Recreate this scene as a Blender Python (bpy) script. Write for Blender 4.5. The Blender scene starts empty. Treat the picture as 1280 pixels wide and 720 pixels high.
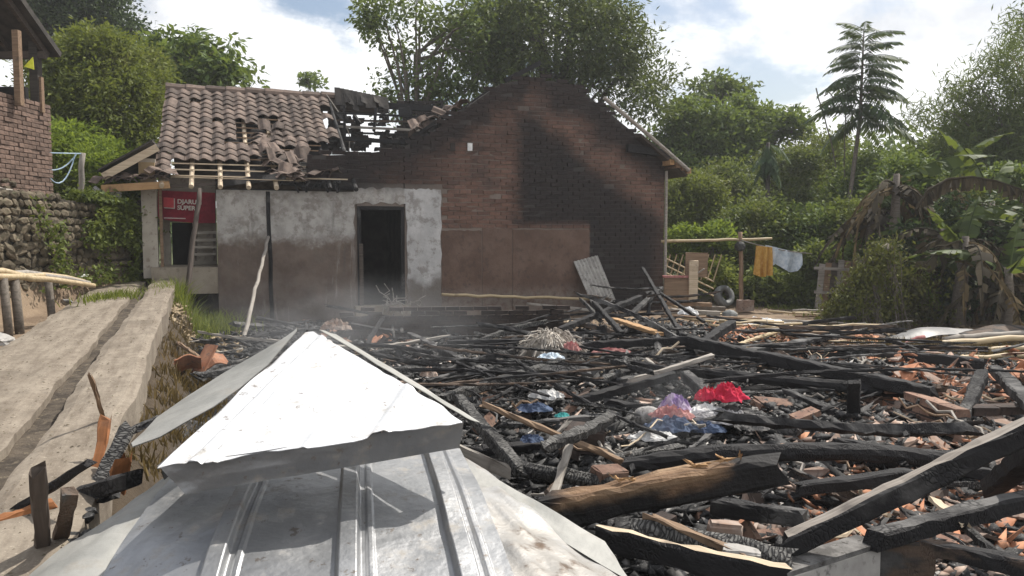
import bpy, math, random
import numpy as np
from mathutils import Vector, Matrix, Euler
R = math.radians
random.seed(7); rng = np.random.default_rng(7)
scene = bpy.context.scene
col = scene.collection

# ------------------------------------------------------------------ camera
CAMZ, FPX = 1.8, 985.0
PITCH = math.atan(70 / FPX)
cd = bpy.data.cameras.new('camera'); cam = bpy.data.objects.new('camera', cd); col.objects.link(cam)
cd.sensor_width = 36; cd.lens = FPX / 1280 * 36; cd.clip_start = .05; cd.clip_end = 3000
cam.location = (0, 0, CAMZ); cam.rotation_euler = (math.pi / 2 - PITCH, 0, 0)
scene.camera = cam

# ------------------------------------------------------------------ light
SUN_EL, SUN_AZ = R(54), R(46)          # azimuth measured from +Y (ahead) towards +X (right)
scene.view_settings.view_transform = 'Standard'; scene.view_settings.look = 'None'
scene.view_settings.exposure = 0.55; scene.view_settings.gamma = 1
scene.view_settings.use_curve_mapping = False
sd = bpy.data.lights.new('sun', 'SUN'); sun = bpy.data.objects.new('sun', sd); col.objects.link(sun)
sd.energy = 4.0; sd.angle = R(.6); sd.color = (1, .95, .87)
tosun = Vector((math.sin(SUN_AZ) * math.cos(SUN_EL), math.cos(SUN_AZ) * math.cos(SUN_EL), math.sin(SUN_EL)))
sun.rotation_euler = tosun.to_track_quat('Z', 'Y').to_euler(); sun.location = (0, 0, 30)

# ------------------------------------------------------------------ node helper
class S:
    """a node socket or number with arithmetic"""
    def __init__(s, t, v): s.t, s.v = t, v
    def _m(s, op, *a):
        n = s.t.nodes.new('ShaderNodeMath'); n.operation = op
        for i, x in enumerate((s,) + a):
            x = x.v if isinstance(x, S) else x
            if isinstance(x, (int, float)): n.inputs[i].default_value = x
            else: s.t.links.new(x, n.inputs[i])
        return S(s.t, n.outputs[0])
    def __add__(s, o): return s._m('ADD', o)
    __radd__ = __add__
    def __sub__(s, o): return s._m('SUBTRACT', o)
    def __rsub__(s, o): return S(s.t, float(o))._m('SUBTRACT', s)
    def __mul__(s, o): return s._m('MULTIPLY', o)
    __rmul__ = __mul__
    def __truediv__(s, o): return s._m('DIVIDE', o)
    def mx(s, o): return s._m('MAXIMUM', o)
    def mn(s, o): return s._m('MINIMUM', o)
    def fract(s): return s._m('FRACT')
    def abs(s): return s._m('ABSOLUTE')
    def pow(s, o): return s._m('POWER', o)
    def clamp(s): return s.mx(0.0).mn(1.0)
    def step(s, a, b):
        n = s.t.nodes.new('ShaderNodeMapRange'); n.interpolation_type = 'SMOOTHSTEP'
        if a > b: n.inputs[1].default_value, n.inputs[2].default_value, n.inputs[3].default_value, n.inputs[4].default_value = b, a, 1, 0
        else: n.inputs[1].default_value, n.inputs[2].default_value = a, b
        s.t.links.new(s.v, n.inputs[0]); return S(s.t, n.outputs[0])

class Mat:
    def __init__(s, name):
        s.m = bpy.data.materials.new(name); s.m.use_nodes = True; s.t = s.m.node_tree
        s.b = s.t.nodes['Principled BSDF']; s.out = s.t.nodes['Material Output']
        s.b.inputs['Specular IOR Level'].default_value = .3
        s._obj = s._geo = s._oi = None
    def obj(s):
        if not s._obj: s._obj = s.t.nodes.new('ShaderNodeTexCoord')
        return s._obj.outputs['Object']
    def geo(s):
        if not s._geo: s._geo = s.t.nodes.new('ShaderNodeNewGeometry')
        return s._geo
    def pos(s): return s.geo().outputs['Position']
    def isl(s):
        if not s._oi: s._oi = s.t.nodes.new('ShaderNodeObjectInfo')
        return (S(s.t, s._oi.outputs['Random']) + S(s.t, s.geo().outputs['Random Per Island'])).fract()
    def xyz(s, v):
        n = s.t.nodes.new('ShaderNodeSeparateXYZ'); s.t.links.new(v, n.inputs[0]); return [S(s.t, o) for o in n.outputs]
    def vec(s, x, y, z):
        n = s.t.nodes.new('ShaderNodeCombineXYZ')
        for i, a in enumerate((x, y, z)):
            if isinstance(a, S): s.t.links.new(a.v, n.inputs[i])
            else: n.inputs[i].default_value = a
        return n.outputs[0]
    def scl(s, v, sc, off=None):
        n = s.t.nodes.new('ShaderNodeMapping'); n.inputs['Scale'].default_value = sc
        s.t.links.new(v, n.inputs[0])
        if off is not None: s.t.links.new(off, n.inputs['Location'])
        return n.outputs[0]
    def noise(s, v, scale, detail=4, rough=.6, dist=0):
        n = s.t.nodes.new('ShaderNodeTexNoise'); s.t.links.new(v, n.inputs['Vector'])
        n.inputs['Scale'].default_value = scale; n.inputs['Detail'].default_value = detail
        n.inputs['Roughness'].default_value = rough; n.inputs['Distortion'].default_value = dist
        return S(s.t, n.outputs[0])
    def vor(s, v, scale, feature='DISTANCE_TO_EDGE', rnd=1):
        n = s.t.nodes.new('ShaderNodeTexVoronoi'); n.feature = feature; s.t.links.new(v, n.inputs['Vector'])
        n.inputs['Scale'].default_value = scale; n.inputs['Randomness'].default_value = rnd
        return S(s.t, n.outputs['Distance'])
    def mix(s, f, a, b):
        n = s.t.nodes.new('ShaderNodeMix'); n.data_type = 'RGBA'
        for k, x in ((0, f), (6, a), (7, b)):
            x = x.v if isinstance(x, S) else x
            if isinstance(x, (int, float)): n.inputs[k].default_value = x
            elif isinstance(x, (tuple, list)): n.inputs[k].default_value = (*x[:3], 1)
            else: s.t.links.new(x, n.inputs[k])
        return n.outputs[2]
    def color(s, c):
        if isinstance(c, (tuple, list)): s.b.inputs['Base Color'].default_value = (*c[:3], 1)
        else: s.t.links.new(c, s.b.inputs['Base Color'])
    def rough(s, r):
        if isinstance(r, S): s.t.links.new(r.v, s.b.inputs['Roughness'])
        else: s.b.inputs['Roughness'].default_value = r
    def metal(s, r):
        if isinstance(r, S): s.t.links.new(r.v, s.b.inputs['Metallic'])
        else: s.b.inputs['Metallic'].default_value = r
    def bump(s, h, strength=.5, dist=.02):
        n = s.t.nodes.new('ShaderNodeBump'); n.inputs['Strength'].default_value = strength; n.inputs['Distance'].default_value = dist
        s.t.links.new(h.v, n.inputs['Height']); s.t.links.new(n.outputs[0], s.b.inputs['Normal'])

M = {}
def simple(name, c1, c2, scale=6, rough=.85, bump=.4, bscale=30, bdist=.01, c3=None, metallic=0, stretch=(1, 1, 1), var=.25, world=False):
    """noise mix of two or three colours with per-piece variation"""
    m = Mat(name); v = m.scl(m.pos() if world else m.obj(), stretch)
    c = m.mix(m.noise(v, scale, 5).step(.35, .65), c1, c2)
    if c3: c = m.mix(m.noise(v, scale * 3.1, 4).step(.55, .7), c, c3)
    if var:
        k = m.isl() * (2 * var) + (1 - var)
        c2_ = m.t.nodes.new('ShaderNodeVectorMath'); c2_.operation = 'SCALE'
        m.t.links.new(c, c2_.inputs[0]); m.t.links.new(k.v, c2_.inputs['Scale']); c = c2_.outputs[0]
    m.color(c); m.rough(rough); m.metal(metallic)
    if bump: m.bump(m.noise(v, bscale, 5), bump, bdist)
    M[name] = m.m; return m

# ------------------------------------------------------------------ sky
w = bpy.data.worlds.new('World'); scene.world = w; w.use_nodes = True
wt = w.node_tree; bg = wt.nodes['Background']
sky = wt.nodes.new('ShaderNodeTexSky'); sky.sky_type = 'NISHITA'; sky.sun_disc = False
sky.sun_elevation = SUN_EL; sky.sun_rotation = SUN_AZ; sky.air_density = 1.1; sky.dust_density = 2.4
class WM(Mat):
    def __init__(s): s.t = wt; s._obj = None
wm = WM()
tc = wt.nodes.new('ShaderNodeTexCoord'); gen = tc.outputs['Generated']
x_, y_, z_ = wm.xyz(gen)
den = z_.mx(0.0) + .22
pv = wm.vec(x_ / den, y_ / den, z_ * 1.2)
big = wm.noise(pv, 1.15, 7, .56, .25)
det = wm.noise(wm.scl(gen, (1, 1, 1.5)), 5.5, 8, .6, .2)
cmask = (big * .78 + det * .5 - .03).step(.495, .605)
shade = wm.noise(wm.scl(gen, (1, 1, 1.6)), 4.2, 6, .6)
cloud = wm.mix((shade * .6 + det * .4).step(.36, .6), (6.6, 6.8, 7.2), (11.2, 11.3, 11.4))
wt.links.new(wm.mix(cmask, sky.outputs[0], cloud), bg.inputs[0]); bg.inputs[1].default_value = .085

# ------------------------------------------------------------------ pixel -> place
_F = Vector((0, math.cos(PITCH), -math.sin(PITCH))); _U = Vector((0, math.sin(PITCH), math.cos(PITCH)))
def ray(px, py): return _F + Vector((1, 0, 0)) * ((px - 640) / FPX) + _U * (-(py - 360) / FPX)
def P(px, py, d):
    r = ray(px, py); return Vector((0, 0, CAMZ)) + r * (d / r.y)
def G(px, py, z=0.):
    r = ray(px, py); return Vector((0, 0, CAMZ)) + r * ((z - CAMZ) / r.z)

# ------------------------------------------------------------------ object helpers
def link(o, parent=None, label=None, cat=None, group=None, kind=None):
    if o.name not in col.objects: col.objects.link(o)
    if parent: o.parent = parent
    if label: o['label'] = label
    if cat: o['category'] = cat
    if group: o['group'] = group
    if kind: o['kind'] = kind
    return o
def thing(name, label, cat, loc=(0, 0, 0), rotz=0, group=None):
    o = bpy.data.objects.new(name, None); o.location = loc; o.rotation_euler = (0, 0, rotz); o.empty_display_size = .1
    return link(o, None, label, cat, group)
def mesh(name, V, F, mat, smooth=False):
    me = bpy.data.meshes.new(name); me.from_pydata([tuple(v) for v in V], [], F)
    if smooth: me.polygons.foreach_set('use_smooth', [True] * len(me.polygons))
    for m in (mat if isinstance(mat, list) else [mat]): me.materials.append(M[m])
    me.update(); return me
def npmesh(name, V, F, mat, smooth=False):
    """V (n,3) array, F (m,k) array of equal polygons"""
    V = np.ascontiguousarray(V, np.float32); F = np.ascontiguousarray(F, np.int32)
    me = bpy.data.meshes.new(name); me.vertices.add(len(V)); me.vertices.foreach_set('co', V.ravel())
    me.loops.add(F.size); me.loops.foreach_set('vertex_index', F.ravel())
    me.polygons.add(len(F)); me.polygons.foreach_set('loop_start', np.arange(0, F.size, F.shape[1], dtype=np.int32))
    if smooth: me.polygons.foreach_set('use_smooth', np.ones(len(F), bool))
    me.materials.append(M[mat]); me.update(calc_edges=True); return me
def ob(name, me, parent=None, loc=None, rot=None, **k):
    o = bpy.data.objects.new(name, me)
    if loc is not None: o.location = loc
    if rot is not None: o.rotation_euler = rot
    return link(o, parent, **k)

class MB:
    def __init__(s): s.V = []; s.F = []
    def add(s, V, F):
        n = len(s.V); s.V += [tuple(v) for v in V]; s.F += [tuple(i + n for i in f) for f in F]; return s
    def box(s, x0, x1, y0, y1, z0, z1, j=0., bev=0.):
        q = lambda: random.uniform(-j, j) if j else 0
        V = [(x + q(), y + q(), z + q()) for x in (x0, x1) for y in (y0, y1) for z in (z0, z1)]
        return s.add(V, [(0, 1, 3, 2), (4, 6, 7, 5), (0, 4, 5, 1), (2, 3, 7, 6), (0, 2, 6, 4), (1, 5, 7, 3)])
    def bar(s, a, b, wd, ht, up=(0, 0, 1)):
        a, b = Vector(a), Vector(b); d = (b - a).normalized(); u = Vector(up)
        sd_ = d.cross(u); sd_ = sd_.normalized() if sd_.length > 1e-4 else Vector((1, 0, 0)); u = sd_.cross(d)
        V = [p + sd_ * (wd / 2 * i) + u * (ht / 2 * k) for p in (a, b) for i, k in ((-1, -1), (1, -1), (1, 1), (-1, 1))]
        return s.add(V, [(3, 2, 1, 0), (4, 5, 6, 7), (0, 1, 5, 4), (1, 2, 6, 5), (2, 3, 7, 6), (3, 0, 4, 7)])
    def tube(s, pts, rad, n=8, cap=True, jit=0.):
        pts = [Vector(p) for p in pts]; V = []; prev = None
        for i, p in enumerate(pts):
            d = (pts[min(i + 1, len(pts) - 1)] - pts[max(i - 1, 0)]).normalized()
            if prev is None: a = d.orthogonal().normalized()
            else:
                a = prev - d * prev.dot(d); a = a.normalized() if a.length > 1e-5 else d.orthogonal().normalized()
            prev = a; b = d.cross(a); r = rad[i] if isinstance(rad, (list, tuple)) else rad
            for k in range(n):
                t = 2 * math.pi * k / n; rr = r * (1 + random.uniform(-jit, jit))
                V.append(p + (a * math.cos(t) + b * math.sin(t)) * rr)
        F = [(i * n + k, i * n + (k + 1) % n, (i + 1) * n + (k + 1) % n, (i + 1) * n + k) for i in range(len(pts) - 1) for k in range(n)]
        if cap: F += [tuple(range(n - 1, -1, -1)), tuple((len(pts) - 1) * n + k for k in range(n))]
        return s.add(V, F)
    def mesh(s, name, mat, smooth=False): return mesh(name, s.V, s.F, mat, smooth)
    def ob(s, name, mat, parent=None, smooth=False, **k): return ob(name, s.mesh(name, mat, smooth), parent, **k)

def curve_pts(a, b, n=6, sag=0., wob=0., up=Vector((0, 0, 1))):
    a, b = Vector(a), Vector(b); out = []
    for i in range(n + 1):
        t = i / n; p = a.lerp(b, t) + up * (sag * 4 * t * (1 - t))
        if wob and 0 < i < n: p += Vector((random.gauss(0, wob), random.gauss(0, wob), random.gauss(0, wob)))
        out.append(p)
    return out

# numpy value noise
_perm = rng.random((64, 64, 64)).astype(np.float32)
def vnoise(x, y, z=0.):
    x, y, z = np.broadcast_arrays(np.asarray(x, float), np.asarray(y, float), np.asarray(z, float))
    xi, yi, zi = np.floor(x).astype(int), np.floor(y).astype(int), np.floor(z).astype(int)
    fx, fy, fz = x - xi, y - yi, z - zi
    fx, fy, fz = [f * f * (3 - 2 * f) for f in (fx, fy, fz)]
    g = lambda i, j, k: _perm[(xi + i) & 63, (yi + j) & 63, (zi + k) & 63]
    L = lambda a, b, t: a + (b - a) * t
    return L(L(L(g(0, 0, 0), g(1, 0, 0), fx), L(g(0, 1, 0), g(1, 1, 0), fx), fy), L(L(g(0, 0, 1), g(1, 0, 1), fx), L(g(0, 1, 1), g(1, 1, 1), fx), fy), fz) - .5
def sstep(a, b, x):
    t = np.clip((x - a) / (b - a), 0, 1); return t * t * (3 - 2 * t)
# ------------------------------------------------------------------ house frame
HO, HT = Vector((-5.6, 15.0, 0)), R(20)
HC, HS = math.cos(HT), math.sin(HT)
def W(px, py, v=0.):
    """pixel -> (u, z) on the plane v of the house"""
    r = ray(px, py); n = Vector((-HS, HC, 0)); o = HO + n * v - Vector((0, 0, CAMZ))
    t = n.dot(o) / n.dot(r); p = Vector((0, 0, CAMZ)) + r * t
    return ((p - HO).dot(Vector((HC, HS, 0))), p.z)
def HW(u, v, z): return HO + Vector((HC, HS, 0)) * u + Vector((-HS, HC, 0)) * v + Vector((0, 0, z))

# ------------------------------------------------------------------ materials
def soot_nodes(m):
    x, y, z = m.xyz(m.pos())
    u = (x + 5.6) * HC + (y - 15.0) * HS
    nz = (m.noise(m.pos(), 1.6, 5) - .5)
    nf = (m.noise(m.pos(), 9, 4) - .5)
    un = u + nz * .35 + nf * .12; zn = z + nz * .5 + nf * .2
    u640 = W(645, 240)[0]; u735 = W(736, 300)[0]; z285 = W(690, 287)[1]
    (ua, za), (ub, zb) = W(690, 178), W(818, 285); sl = (zb - za) / (ub - ua)
    below = ((un - ua) * sl + za - zn + nf * .5).step(-.7, .15)
    right = (u + nf * .4 + nz * .5).step(u640 - .3, u640 + .25)
    low = (z + nf * .1).step(z285 - .05, z285 + .25).mx((u + nf * .06).step(u735 - .04, u735 + .05))
    band = below * right * low
    fade = (un.step(9.7, 9.2) * .3 + .7)
    peak = zn.step(4.2, 5.0)
    left = (zn.step(2.2, 3.1) * un.step(5.2, 3.6) * .8).mx(zn.step(2.6, 4.2) * un.step(7.6, 5.6) * (nf + nz + .55).clamp() * .75)
    edge = (zn + nz * .5 + (u - 6.54).abs() * .6).step(4.35, 5.1)
    low2 = zn.step(.55, .1) * .6
    return u, z, (band * fade * .97).mx(peak * .85).mx(left).mx(edge * .93).mx(low2).clamp(), nz, nf

m = Mat('sooty_brick'); u, z, soot, nz, nf = soot_nodes(m)
k = m.isl()
c = m.mix(k, (.125, .067, .048), (.21, .115, .083))
c = m.mix(m.noise(m.pos(), 22, 4).step(.4, .75) * .6, c, (.085, .068, .062))
c = m.mix(m.noise(m.pos(), 2.3, 6).step(.5, .7) * .7, c, (.06, .045, .04))
c = m.mix(m.noise(m.pos(), 7, 5).step(.62, .76) * .4, c, (.2, .17, .155))
c = m.mix(soot * .95 + (k - .5) * .06, c, (.012, .0115, .0125))
m.color(c); m.rough(.85); m.bump(m.noise(m.pos(), 45, 5), .6, .012); M['sooty_brick'] = m.m
m = Mat('sooty_mortar'); u, z, soot, nz, nf = soot_nodes(m)
c = m.mix(m.noise(m.pos(), 14, 4), (.16, .125, .105), (.24, .2, .17))
c = m.mix(soot * .93, c, (.03, .029, .029)); m.color(c); m.rough(.95); m.bump(m.noise(m.pos(), 50, 4), .5, .01); M['sooty_mortar'] = m.m
m = Mat('thin_render'); u, z, soot, nz, nf = soot_nodes(m)      # thin brown render over the lower gable bricks
c = m.mix(m.noise(m.pos(), 2.2, 6).step(.35, .65), (.105, .066, .05), (.155, .102, .078))
c = m.mix(m.noise(m.pos(), 8, 5).step(.5, .72) * .6, c, (.062, .046, .04))
c = m.mix(z.step(2.1, 2.75) * .8, c, (.05, .036, .032)); c = m.mix(z.step(.75, .3) * nf.step(-.25, .1) * .55, c, (.26, .23, .2))
m.color(c); m.rough(.9); m.bump(m.noise(m.pos(), 25, 5), .5, .012); M['thin_render'] = m.m

m = Mat('old_plaster'); x, y, z = m.xyz(m.pos()); u = (x + 5.6) * HC + (y - 15.0) * HS
nz = m.noise(m.pos(), 1.8, 6) - .5; nf = m.noise(m.pos(), 11, 5) - .5
c = m.mix(m.noise(m.pos(), 5, 6).step(.35, .65), (.30, .285, .265), (.43, .41, .385))
bd = (z + nz * .5 + nf * .3).step(1.76, 1.48)                   # lower half: render washed brown
c = m.mix(bd * u.step(2.75, 2.5), c, m.mix(m.noise(m.pos(), 3.5, 6).step(.3, .7), (.115, .086, .07), (.175, .135, .112)))
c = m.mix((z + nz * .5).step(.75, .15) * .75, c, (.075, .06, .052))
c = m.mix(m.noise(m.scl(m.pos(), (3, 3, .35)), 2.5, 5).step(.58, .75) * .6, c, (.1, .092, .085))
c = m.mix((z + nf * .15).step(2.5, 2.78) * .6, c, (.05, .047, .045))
wh = u.step(3.58, 3.64)                                          # the paler strip beside the door
c = m.mix(wh * .9, c, m.mix(m.noise(m.pos(), 3, 6).step(.35, .7), (.42, .415, .41), (.56, .55, .54)))
c = m.mix((z + nz * 1.2 - (u - 3.6) * .25).step(.95, .55) * u.step(3.4, 3.6) * .85, c, (.13, .11, .095))
c = m.mix(m.noise(m.pos(), 30, 3).step(.66, .74) * .5, c, (.12, .1, .09))
c = m.mix(m.noise(m.pos(), 4.2, 7, .7).step(.5, .62) * .55, c, (.15, .125, .105)); c = m.mix(m.noise(m.scl(m.pos(), (4, 4, .5)), 1.4, 6, .7).step(.55, .7) * .55, c, (.34, .31, .28))
m.color(c); m.rough(.92); m.bump(m.noise(m.pos(), 18, 6), .6, .015); M['old_plaster'] = m.m

# char: cracked scales across the grain with grey ash in places (grain along X of the object)
def char_mat(name, ash, base=(.011, .0105, .011), grey=(.11, .106, .102), brown=None, scale=(52, 36, 36), bump=.75, crack=.0):
    m = Mat(name); oi = m.t.nodes.new('ShaderNodeObjectInfo')
    n = m.t.nodes.new('ShaderNodeVectorMath'); n.operation = 'ADD'; m.t.links.new(m.obj(), n.inputs[0])
    s_ = m.t.nodes.new('ShaderNodeVectorMath'); s_.operation = 'SCALE'; s_.inputs[0].default_value = (9, 5, 3)
    m.t.links.new(oi.outputs['Random'], s_.inputs['Scale']); m.t.links.new(s_.outputs[0], n.inputs[1]); v = n.outputs[0]
    nzv = m.t.nodes.new('ShaderNodeTexNoise'); nzv.inputs['Scale'].default_value = 9; m.t.links.new(v, nzv.inputs['Vector'])
    wv = m.t.nodes.new('ShaderNodeVectorMath'); wv.operation = 'MULTIPLY_ADD'; m.t.links.new(nzv.outputs[1], wv.inputs[0]); wv.inputs[1].default_value = (.06, .06, .06); m.t.links.new(v, wv.inputs[2])
    pm = m.noise(v, 4.5, 3).step(.46, .62); cr = m.vor(m.scl(wv.outputs[0], scale), 1., rnd=1.).step(.0, .22); cr = 1 - (1 - cr) * (pm * (1 - crack) + crack)
    fib = m.noise(m.scl(v, (2.5, 40, 40)), 1., 4)
    big = m.noise(v, 3.2, 4)
    c = m.mix(fib, base, tuple(b * 2.6 for b in base))
    gz = S(m.t, m.geo().outputs['Normal'])
    f = (big + (S(m.t, oi.outputs['Random']) - .5) * .2).step(.62 - ash * .4, .8 - ash * .35)
    c = m.mix(f * cr * (fib * .6 + .5), c, grey)
    if brown: c = m.mix(m.noise(m.scl(v, (1, 3, 3)), 2.4, 5).step(.44, .56), c, m.mix(fib, brown, tuple(b * .45 for b in brown)))
    m.color(c); m.rough(.75); m.b.inputs['Specular IOR Level'].default_value = .22
    m.bump(cr * .6 + fib * .4 + m.noise(v, 60, 4) * .5, bump, .012); M[name] = m.m
char_mat('char', .12); char_mat('char_ash', .55, grey=(.15, .145, .14), scale=(26, 34, 34)); char_mat('char_scale', .8, crack=.9, scale=(62, 22, 22), grey=(.17, .165, .155), bump=1.)
char_mat('char_brown', .2, brown=(.23, .125, .062))
char_mat('char_plank', .35, brown=(.14, .1, .075))

m = Mat('half_burnt'); v = m.obj(); x, y, z = m.xyz(v)         # brown heartwood laid bare, charred ends and underside
g = m.noise(m.scl(v, (1.5, 16, 16)), 1.6, 6, .6, .6); n1 = m.noise(m.scl(v, (2, 5, 5)), 1.5, 6)
c = m.mix(g.step(.3, .7), (.10, .058, .032), (.24, .145, .08)); c = m.mix(n1.step(.5, .68), c, (.3, .2, .12))
cm = (z * -6 + n1 * 1.2 - .35).step(-.15, .35).mx((x + n1 * .5).step(1.08, 1.22)).mx((x + n1 * .3).step(.32, .1))
c = m.mix(cm, c, (.012, .011, .011)); m.color(c); m.rough(.75); m.bump(g + m.noise(v, 30, 4) * .6, .8, .02); M['half_burnt'] = m.m
def wood_mat(name, c1, c2, dirt=(.05, .04, .035), rough=.8):
    m = Mat(name); v = m.obj()
    g = m.noise(m.scl(v, (1.2, 22, 22)), 1.5, 5, .6, .4); c = m.mix(g.step(.3, .7), c1, c2)
    c = m.mix(m.noise(v, 5, 5).step(.55, .75) * .7, c, dirt); m.color(c); m.rough(rough); m.bump(g, .4, .006); M[name] = m.m
wood_mat('grey_wood', (.22, .195, .17), (.36, .33, .29)); wood_mat('pale_wood', (.42, .33, .23), (.6, .5, .37), (.16, .12, .09))
wood_mat('brown_wood', (.17, .11, .07), (.27, .185, .12)); wood_mat('dark_wood', (.055, .043, .036), (.1, .08, .066))
wood_mat('bamboo_dry', (.36, .27, .16), (.5, .4, .25), (.14, .1, .06), .55); wood_mat('fresh_beam', (.34, .2, .095), (.43, .27, .14))
wood_mat('bark', (.09, .075, .06), (.17, .145, .12)); wood_mat('bark_dark', (.035, .03, .026), (.075, .065, .055))
wood_mat('ash_top', (.2, .175, .15), (.34, .305, .27), (.06, .052, .048)); wood_mat('rusty', (.2, .085, .035), (.32, .13, .05), (.06, .04, .035))

simple('old_tile', (.075, .055, .045), (.15, .11, .088), 5, .85, .4, 40, .006, c3=(.09, .07, .062), var=.38)
simple('new_tile', (.33, .14, .075), (.46, .235, .14), 6, .85, .4, 30, .006, c3=(.2, .14, .115), var=.35)
simple('ash_tile', (.3, .2, .15), (.42, .34, .29), 6, .9, .4, 30, .006, c3=(.16, .12, .1), var=.35)
simple('charcoal', (.010, .010, .0105), (.03, .029, .029), 20, .7, .6, 60, .006, c3=(.15, .145, .14), var=.5)
simple('ash_bits', (.16, .152, .145), (.36, .345, .33), 12, .95, .4, 60, .004, c3=(.08, .07, .065), var=.5)
simple('loose_brick', (.17, .10, .075), (.26, .165, .12), 9, .9, .6, 40, .01, c3=(.05, .045, .042), var=.3)
simple('black_brick', (.028, .022, .02), (.06, .043, .036), 8, .9, .6, 40, .01, c3=(.02, .018, .018), var=.3)
simple('concrete', (.245, .205, .16), (.33, .285, .225), 2.2, .92, .6, 24, .014, c3=(.19, .155, .12), var=0)
simple('gutter_soil', (.045, .036, .028), (.1, .08, .06), 6, .95, .8, 20, .03, c3=(.17, .14, .1), var=0)
simple('wall_stone', (.075, .06, .04), (.15, .122, .085), 7, .92, .7, 22, .02, c3=(.07, .075, .04), var=.35)
simple('wall_joint', (.04, .033, .025), (.08, .068, .05), 5, .95, .7, 20, .02, var=0)
simple('left_brick', (.12, .08, .062), (.19, .128, .1), 9, .9, .5, 40, .01, c3=(.2, .15, .125), var=.25)
simple('left_mortar', (.12, .095, .08), (.17, .14, .12), 9, .95, .4, 40, .01, var=0)
simple('cream_wall', (.36, .27, .155), (.45, .35, .21), 2, .9, .3, 20, .006, c3=(.22, .165, .1), var=0)
simple('pale_post', (.36, .32, .27), (.45, .41, .35), 3, .9, .3, 25, .006, c3=(.24, .2, .165), var=0)
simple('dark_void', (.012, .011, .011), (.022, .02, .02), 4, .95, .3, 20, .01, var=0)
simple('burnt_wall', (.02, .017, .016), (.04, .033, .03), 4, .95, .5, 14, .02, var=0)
simple('roof_dark', (.035, .032, .03), (.07, .062, .055), 4, .9, .5, 20, .02, var=0)
simple('grey_sheet', (.13, .13, .132), (.24, .235, .23), 4, .55, .3, 30, .004, c3=(.2, .19, .18), metallic=.3, var=0)
simple('fibre_cement', (.3, .285, .265), (.42, .4, .375), 5, .9, .4, 40, .005, c3=(.16, .15, .14), var=0)
simple('tyre', (.02, .02, .02), (.05, .05, .048), 6, .75, .4, 30, .006, var=0)
simple('basin', (.12, .125, .125), (.2, .205, .2), 6, .6, .3, 30, .004, var=0)
for nm, a, b in (('cloth_red', (.4, .012, .035), (.55, .025, .07)), ('cloth_purple', (.16, .09, .24), (.42, .34, .44)), ('cloth_white', (.45, .44, .43), (.7, .69, .67)),
                 ('cloth_blue', (.03, .045, .09), (.075, .105, .17)), ('cloth_yellow', (.5, .27, .05), (.62, .37, .1)), ('cloth_lightblue', (.42, .5, .58), (.62, .68, .73)),
                 ('cloth_grey', (.14, .14, .15), (.28, .27, .27)), ('cloth_pink', (.3, .1, .1), (.4, .2, .18)), ('fibre', (.25, .22, .19), (.45, .41, .36)),
                 ('cloth_teal', (.05, .3, .3), (.1, .42, .4)), ('banner_red', (.2, .012, .028), (.27, .02, .04)), ('banner_square', (.5, .055, .07), (.58, .08, .09)), ('banner_white', (.62, .56, .53), (.7, .65, .6)),
                 ('yellow_sheet', (.6, .62, .04), (.72, .72, .08)), ('rope_blue', (.3, .42, .52), (.45, .56, .64)), ('plastic_white', (.6, .6, .6), (.75, .75, .74)), ('dry_leaf_litter', (.2, .15, .09), (.32, .25, .16))):
    simple(nm, a, b, 14, .85, .5, 25, .01, var=.12)

# galvanised sheet: dull bright metal with dirt and soot smears
for GN, METAL, GB in (('galvanised', .84, .52), ('galvanised_sunlit', .22, .92), ('galvanised_shaded', .7, .34)):  # one metal in copies: sun on cap, shade on lip put into base tone
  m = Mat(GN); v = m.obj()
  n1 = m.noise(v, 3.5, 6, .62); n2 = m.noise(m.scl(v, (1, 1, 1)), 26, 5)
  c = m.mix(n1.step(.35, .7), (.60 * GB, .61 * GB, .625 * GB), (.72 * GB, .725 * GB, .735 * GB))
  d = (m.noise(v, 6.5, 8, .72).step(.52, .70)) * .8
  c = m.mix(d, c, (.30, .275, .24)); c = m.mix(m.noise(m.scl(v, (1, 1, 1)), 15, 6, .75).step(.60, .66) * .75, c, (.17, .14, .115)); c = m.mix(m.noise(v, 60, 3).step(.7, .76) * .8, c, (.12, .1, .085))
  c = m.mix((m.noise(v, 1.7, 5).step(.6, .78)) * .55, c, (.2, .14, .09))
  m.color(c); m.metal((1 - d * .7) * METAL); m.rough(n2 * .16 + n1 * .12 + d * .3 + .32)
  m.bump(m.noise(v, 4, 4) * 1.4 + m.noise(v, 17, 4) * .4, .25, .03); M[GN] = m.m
m = Mat('galvanised_dull'); v = m.obj(); n1 = m.noise(v, 4, 6)
c = m.mix(n1.step(.35, .65), (.25, .25, .235), (.34, .335, .315)); c = m.mix(m.noise(v, 9, 6).step(.55, .75) * .5, c, (.27, .24, .2))
m.color(c); m.metal(.25); m.rough(.6); m.bump(m.noise(v, 5, 5), .3, .03); M['galvanised_dull'] = m.m

m = Mat('stained_metal'); v = m.obj(); n1 = m.noise(v, 2.6, 7, .65); n2 = m.noise(v, 14, 6)
c = m.mix(n1.step(.3, .55), (.40, .405, .41), (.3, .285, .265)); c = m.mix((n1 + n2 * .35).step(.70, .82), c, (.1, .07, .05)); c = m.mix(n2.step(.62, .7) * .7, c, (.2, .15, .11))
m.color(c); m.metal(.55); m.rough(.5); m.bump(n1 * 1.5 + n2 * .4, .3, .03); M['stained_metal'] = m.m

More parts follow.
